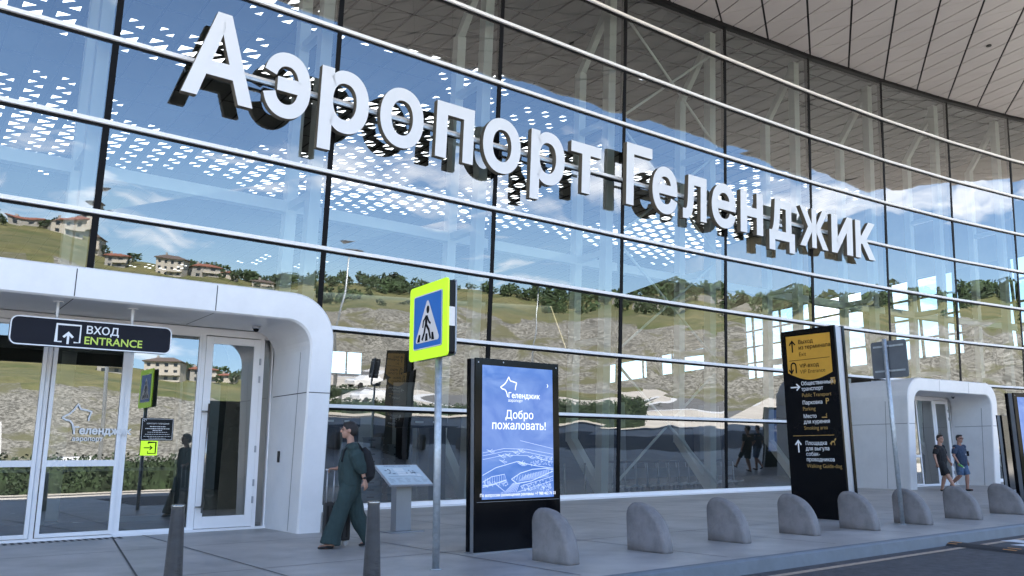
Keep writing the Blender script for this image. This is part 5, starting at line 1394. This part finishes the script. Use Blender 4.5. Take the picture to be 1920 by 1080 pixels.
HS = [(42.4, 338, 9, 8, 4.2, 'tile', 'stucco2', 'long red roofed house farthest left on the ridge', .2, 1), (44.3, 330, 12, 9, 5, 'tile', 'stucco', 'red roofed house beside the half-timbered block', -.25, 2),
      (46.0, 345, 9, 9, 6.5, 'tile2', 'stucco', 'tall cream block with a brown roof on the ridge', .35, 3), (47.6, 318, 8, 7, 4.6, 'tile', 'stucco2', 'grey house with red roof between two taller blocks', .1, 2),
      (50.9, 318, 13, 9, 7.4, 'tile2', 'stucco', 'wide pale apartment block with brown roof', .3, 3), (53.2, 326, 9, 8, 5, 'tile', 'stucco2', 'pink walled house with a red hipped roof', -.15, 2),
      (54.9, 330, 7.5, 7, 3.2, 'tile', 'stucco', 'low single storey house with red roof', .15, 1), (57.4, 325, 9, 7, 3.8, 'tile2', 'stucco', 'white columned villa standing apart on the meadow', .1, 2),
      (40.0, 335, 11, 9, 6, 'tile', 'stucco', 'cream house past the long red roof', 0, 2), (37.2, 330, 10, 9, 5.5, 'tile2', 'stucco2', 'brown roofed grey house at the hill end', .2, 2)]
for h_ in HS: house(*h_[:6], h_[6], h_[7], h_[8], h_[9])
for k in range(44):
    az = random.uniform(36, 61); p = hpt(az, random.uniform(318, 345)); b = MB(); h_ = random.uniform(2.2, 4.6)
    leaf_clump(b, (0, 0, h_ * .6), h_ * .5, h_ * .45, 90, h_ * .11)
    t_ = empty('tree', p, 'bushy green tree among the houses on the far ridge', 'tree', 'trees between the ridge houses')
    b.v = [(x + p.x, y + p.y, z + p.z) for x, y, z in b.v]; b.build('crown', 'forest', t_, recalc=False)
    b = MB(); b.tube([(p.x, p.y, p.z - .3), (p.x, p.y, p.z + h_ * .5)], [.2, .12], 7); b.build('trunk', 'stucco2', t_)
lamp0 = None
for (s, d, l) in ((4.2, 30, 'tall lamp post mirrored beside the first letters'), (9.5, 34, 'tall lamp post mirrored right of the grey sign'), (1.2, 34, 'tall lamp post mirrored in the swing door')):
    p = F(s, 0, d)
    if lamp0 is None:
        lamp0 = empty('street_lamp', (p.x, p.y, -.17), l, 'street lamp', 'lamp posts of the car park'); X = thing_xf(lamp0)
        b = MB(X); b.tube([(0, 0, 0), (0, 0, 6), (0, 0, 11)], [.11, .08, .05], 10); b.build('post', 'galv', lamp0)
        b = MB(X); b.tube([(0, 0, 10.9), (0, 0, 11.05)], [.5, .75], 16); b.build('lamp_head', 'grey_metal', lamp0)
    else: copy_thing(lamp0, (p.x, p.y, -.17), 0, l)
py0 = None
for x, y, rz, l in ((12.4, -9.2, .5, 'white tapered gate pylon with round lamps left'), (17.6, -.1, .75, 'white tapered gate pylon with round lamps right')):
    if py0 is None:
        py0 = empty('gate_pylon', (x, y, -.17), l, 'pylon', 'white gate pylons', rz); X = thing_xf(py0)
        b = MB(X); b.hexa([(-.9, -.4, 0), (.9, -.4, 0), (.9, .4, 0), (-.9, .4, 0)], [(-.35, -.3, 3.0), (.65, -.3, 3.0), (.65, .3, 3.0), (-.35, .3, 3.0)]); b.build('pylon_body', 'cladding', py0, bevel=.08)
        for q in (0, .42):
            b = MB(X); b.tube([(-.1 + q, .28, 2.45), (-.1 + q, .42, 2.45)], .17, 16); b.build('lamp', 'black_gloss', py0)
    else: copy_thing(py0, (x, y, -.17), rz, l)
def car(loc, rz, paint, label):
    o = empty('parked_car', loc, label, 'car', 'cars parked across the road', rz); X = thing_xf(o)
    side = [(-2.1, .35), (-2.12, .75), (-1.95, .95), (-1.0, 1.02), (-.45, 1.45), (.9, 1.48), (1.6, 1.0), (2.05, .92), (2.1, .4)]
    b = MB(X); b.hexa([(x, -.86 if z < 1.1 else -.68, z) for x, z in side], [(x, .86 if z < 1.1 else .68, z) for x, z in side]); b.build('body', paint, o, bevel=.06, seg=3)
    b = MB(X)
    for sg in (1, -1): b.add([(x, sg * y, z) for x, y, z in ((-.85, .80, 1.08), (-.42, .70, 1.40), (.85, .70, 1.42), (1.38, .80, 1.08))], [(0, 1, 2, 3)])
    b.build('side_window', 'win', o)
    for x in (-1.3, 1.3):
        for y in (-.8, .8): b = MB(X); b.tube([(x, y - .1, .32), (x, y + .1, .32)], .32, 18); b.build('wheel', 'rubber', o)
    for y in (-.6, .6): b = MB(X); b.tube([(-2.12, y, .7), (-2.06, y, .7)], .1, 12); b.build('headlight', 'silver', o)
for k, (x, y, rz, pm, l) in enumerate(((23, -14, .5, 'car_white', 'white car nearest the gate pylons'), (28, -9, .6, 'car_dark', 'dark car next to the white one'), (34, -5, .5, 'car_white', 'white car in the middle of the row'), (46, -2, .5, 'car_white', 'white car at the far end of the row'))):
    car((x, y, -.165), rz, pm, l)
_cd = _fo.data; bpy.data.objects.remove(_fo); bpy.data.curves.remove(_fc)
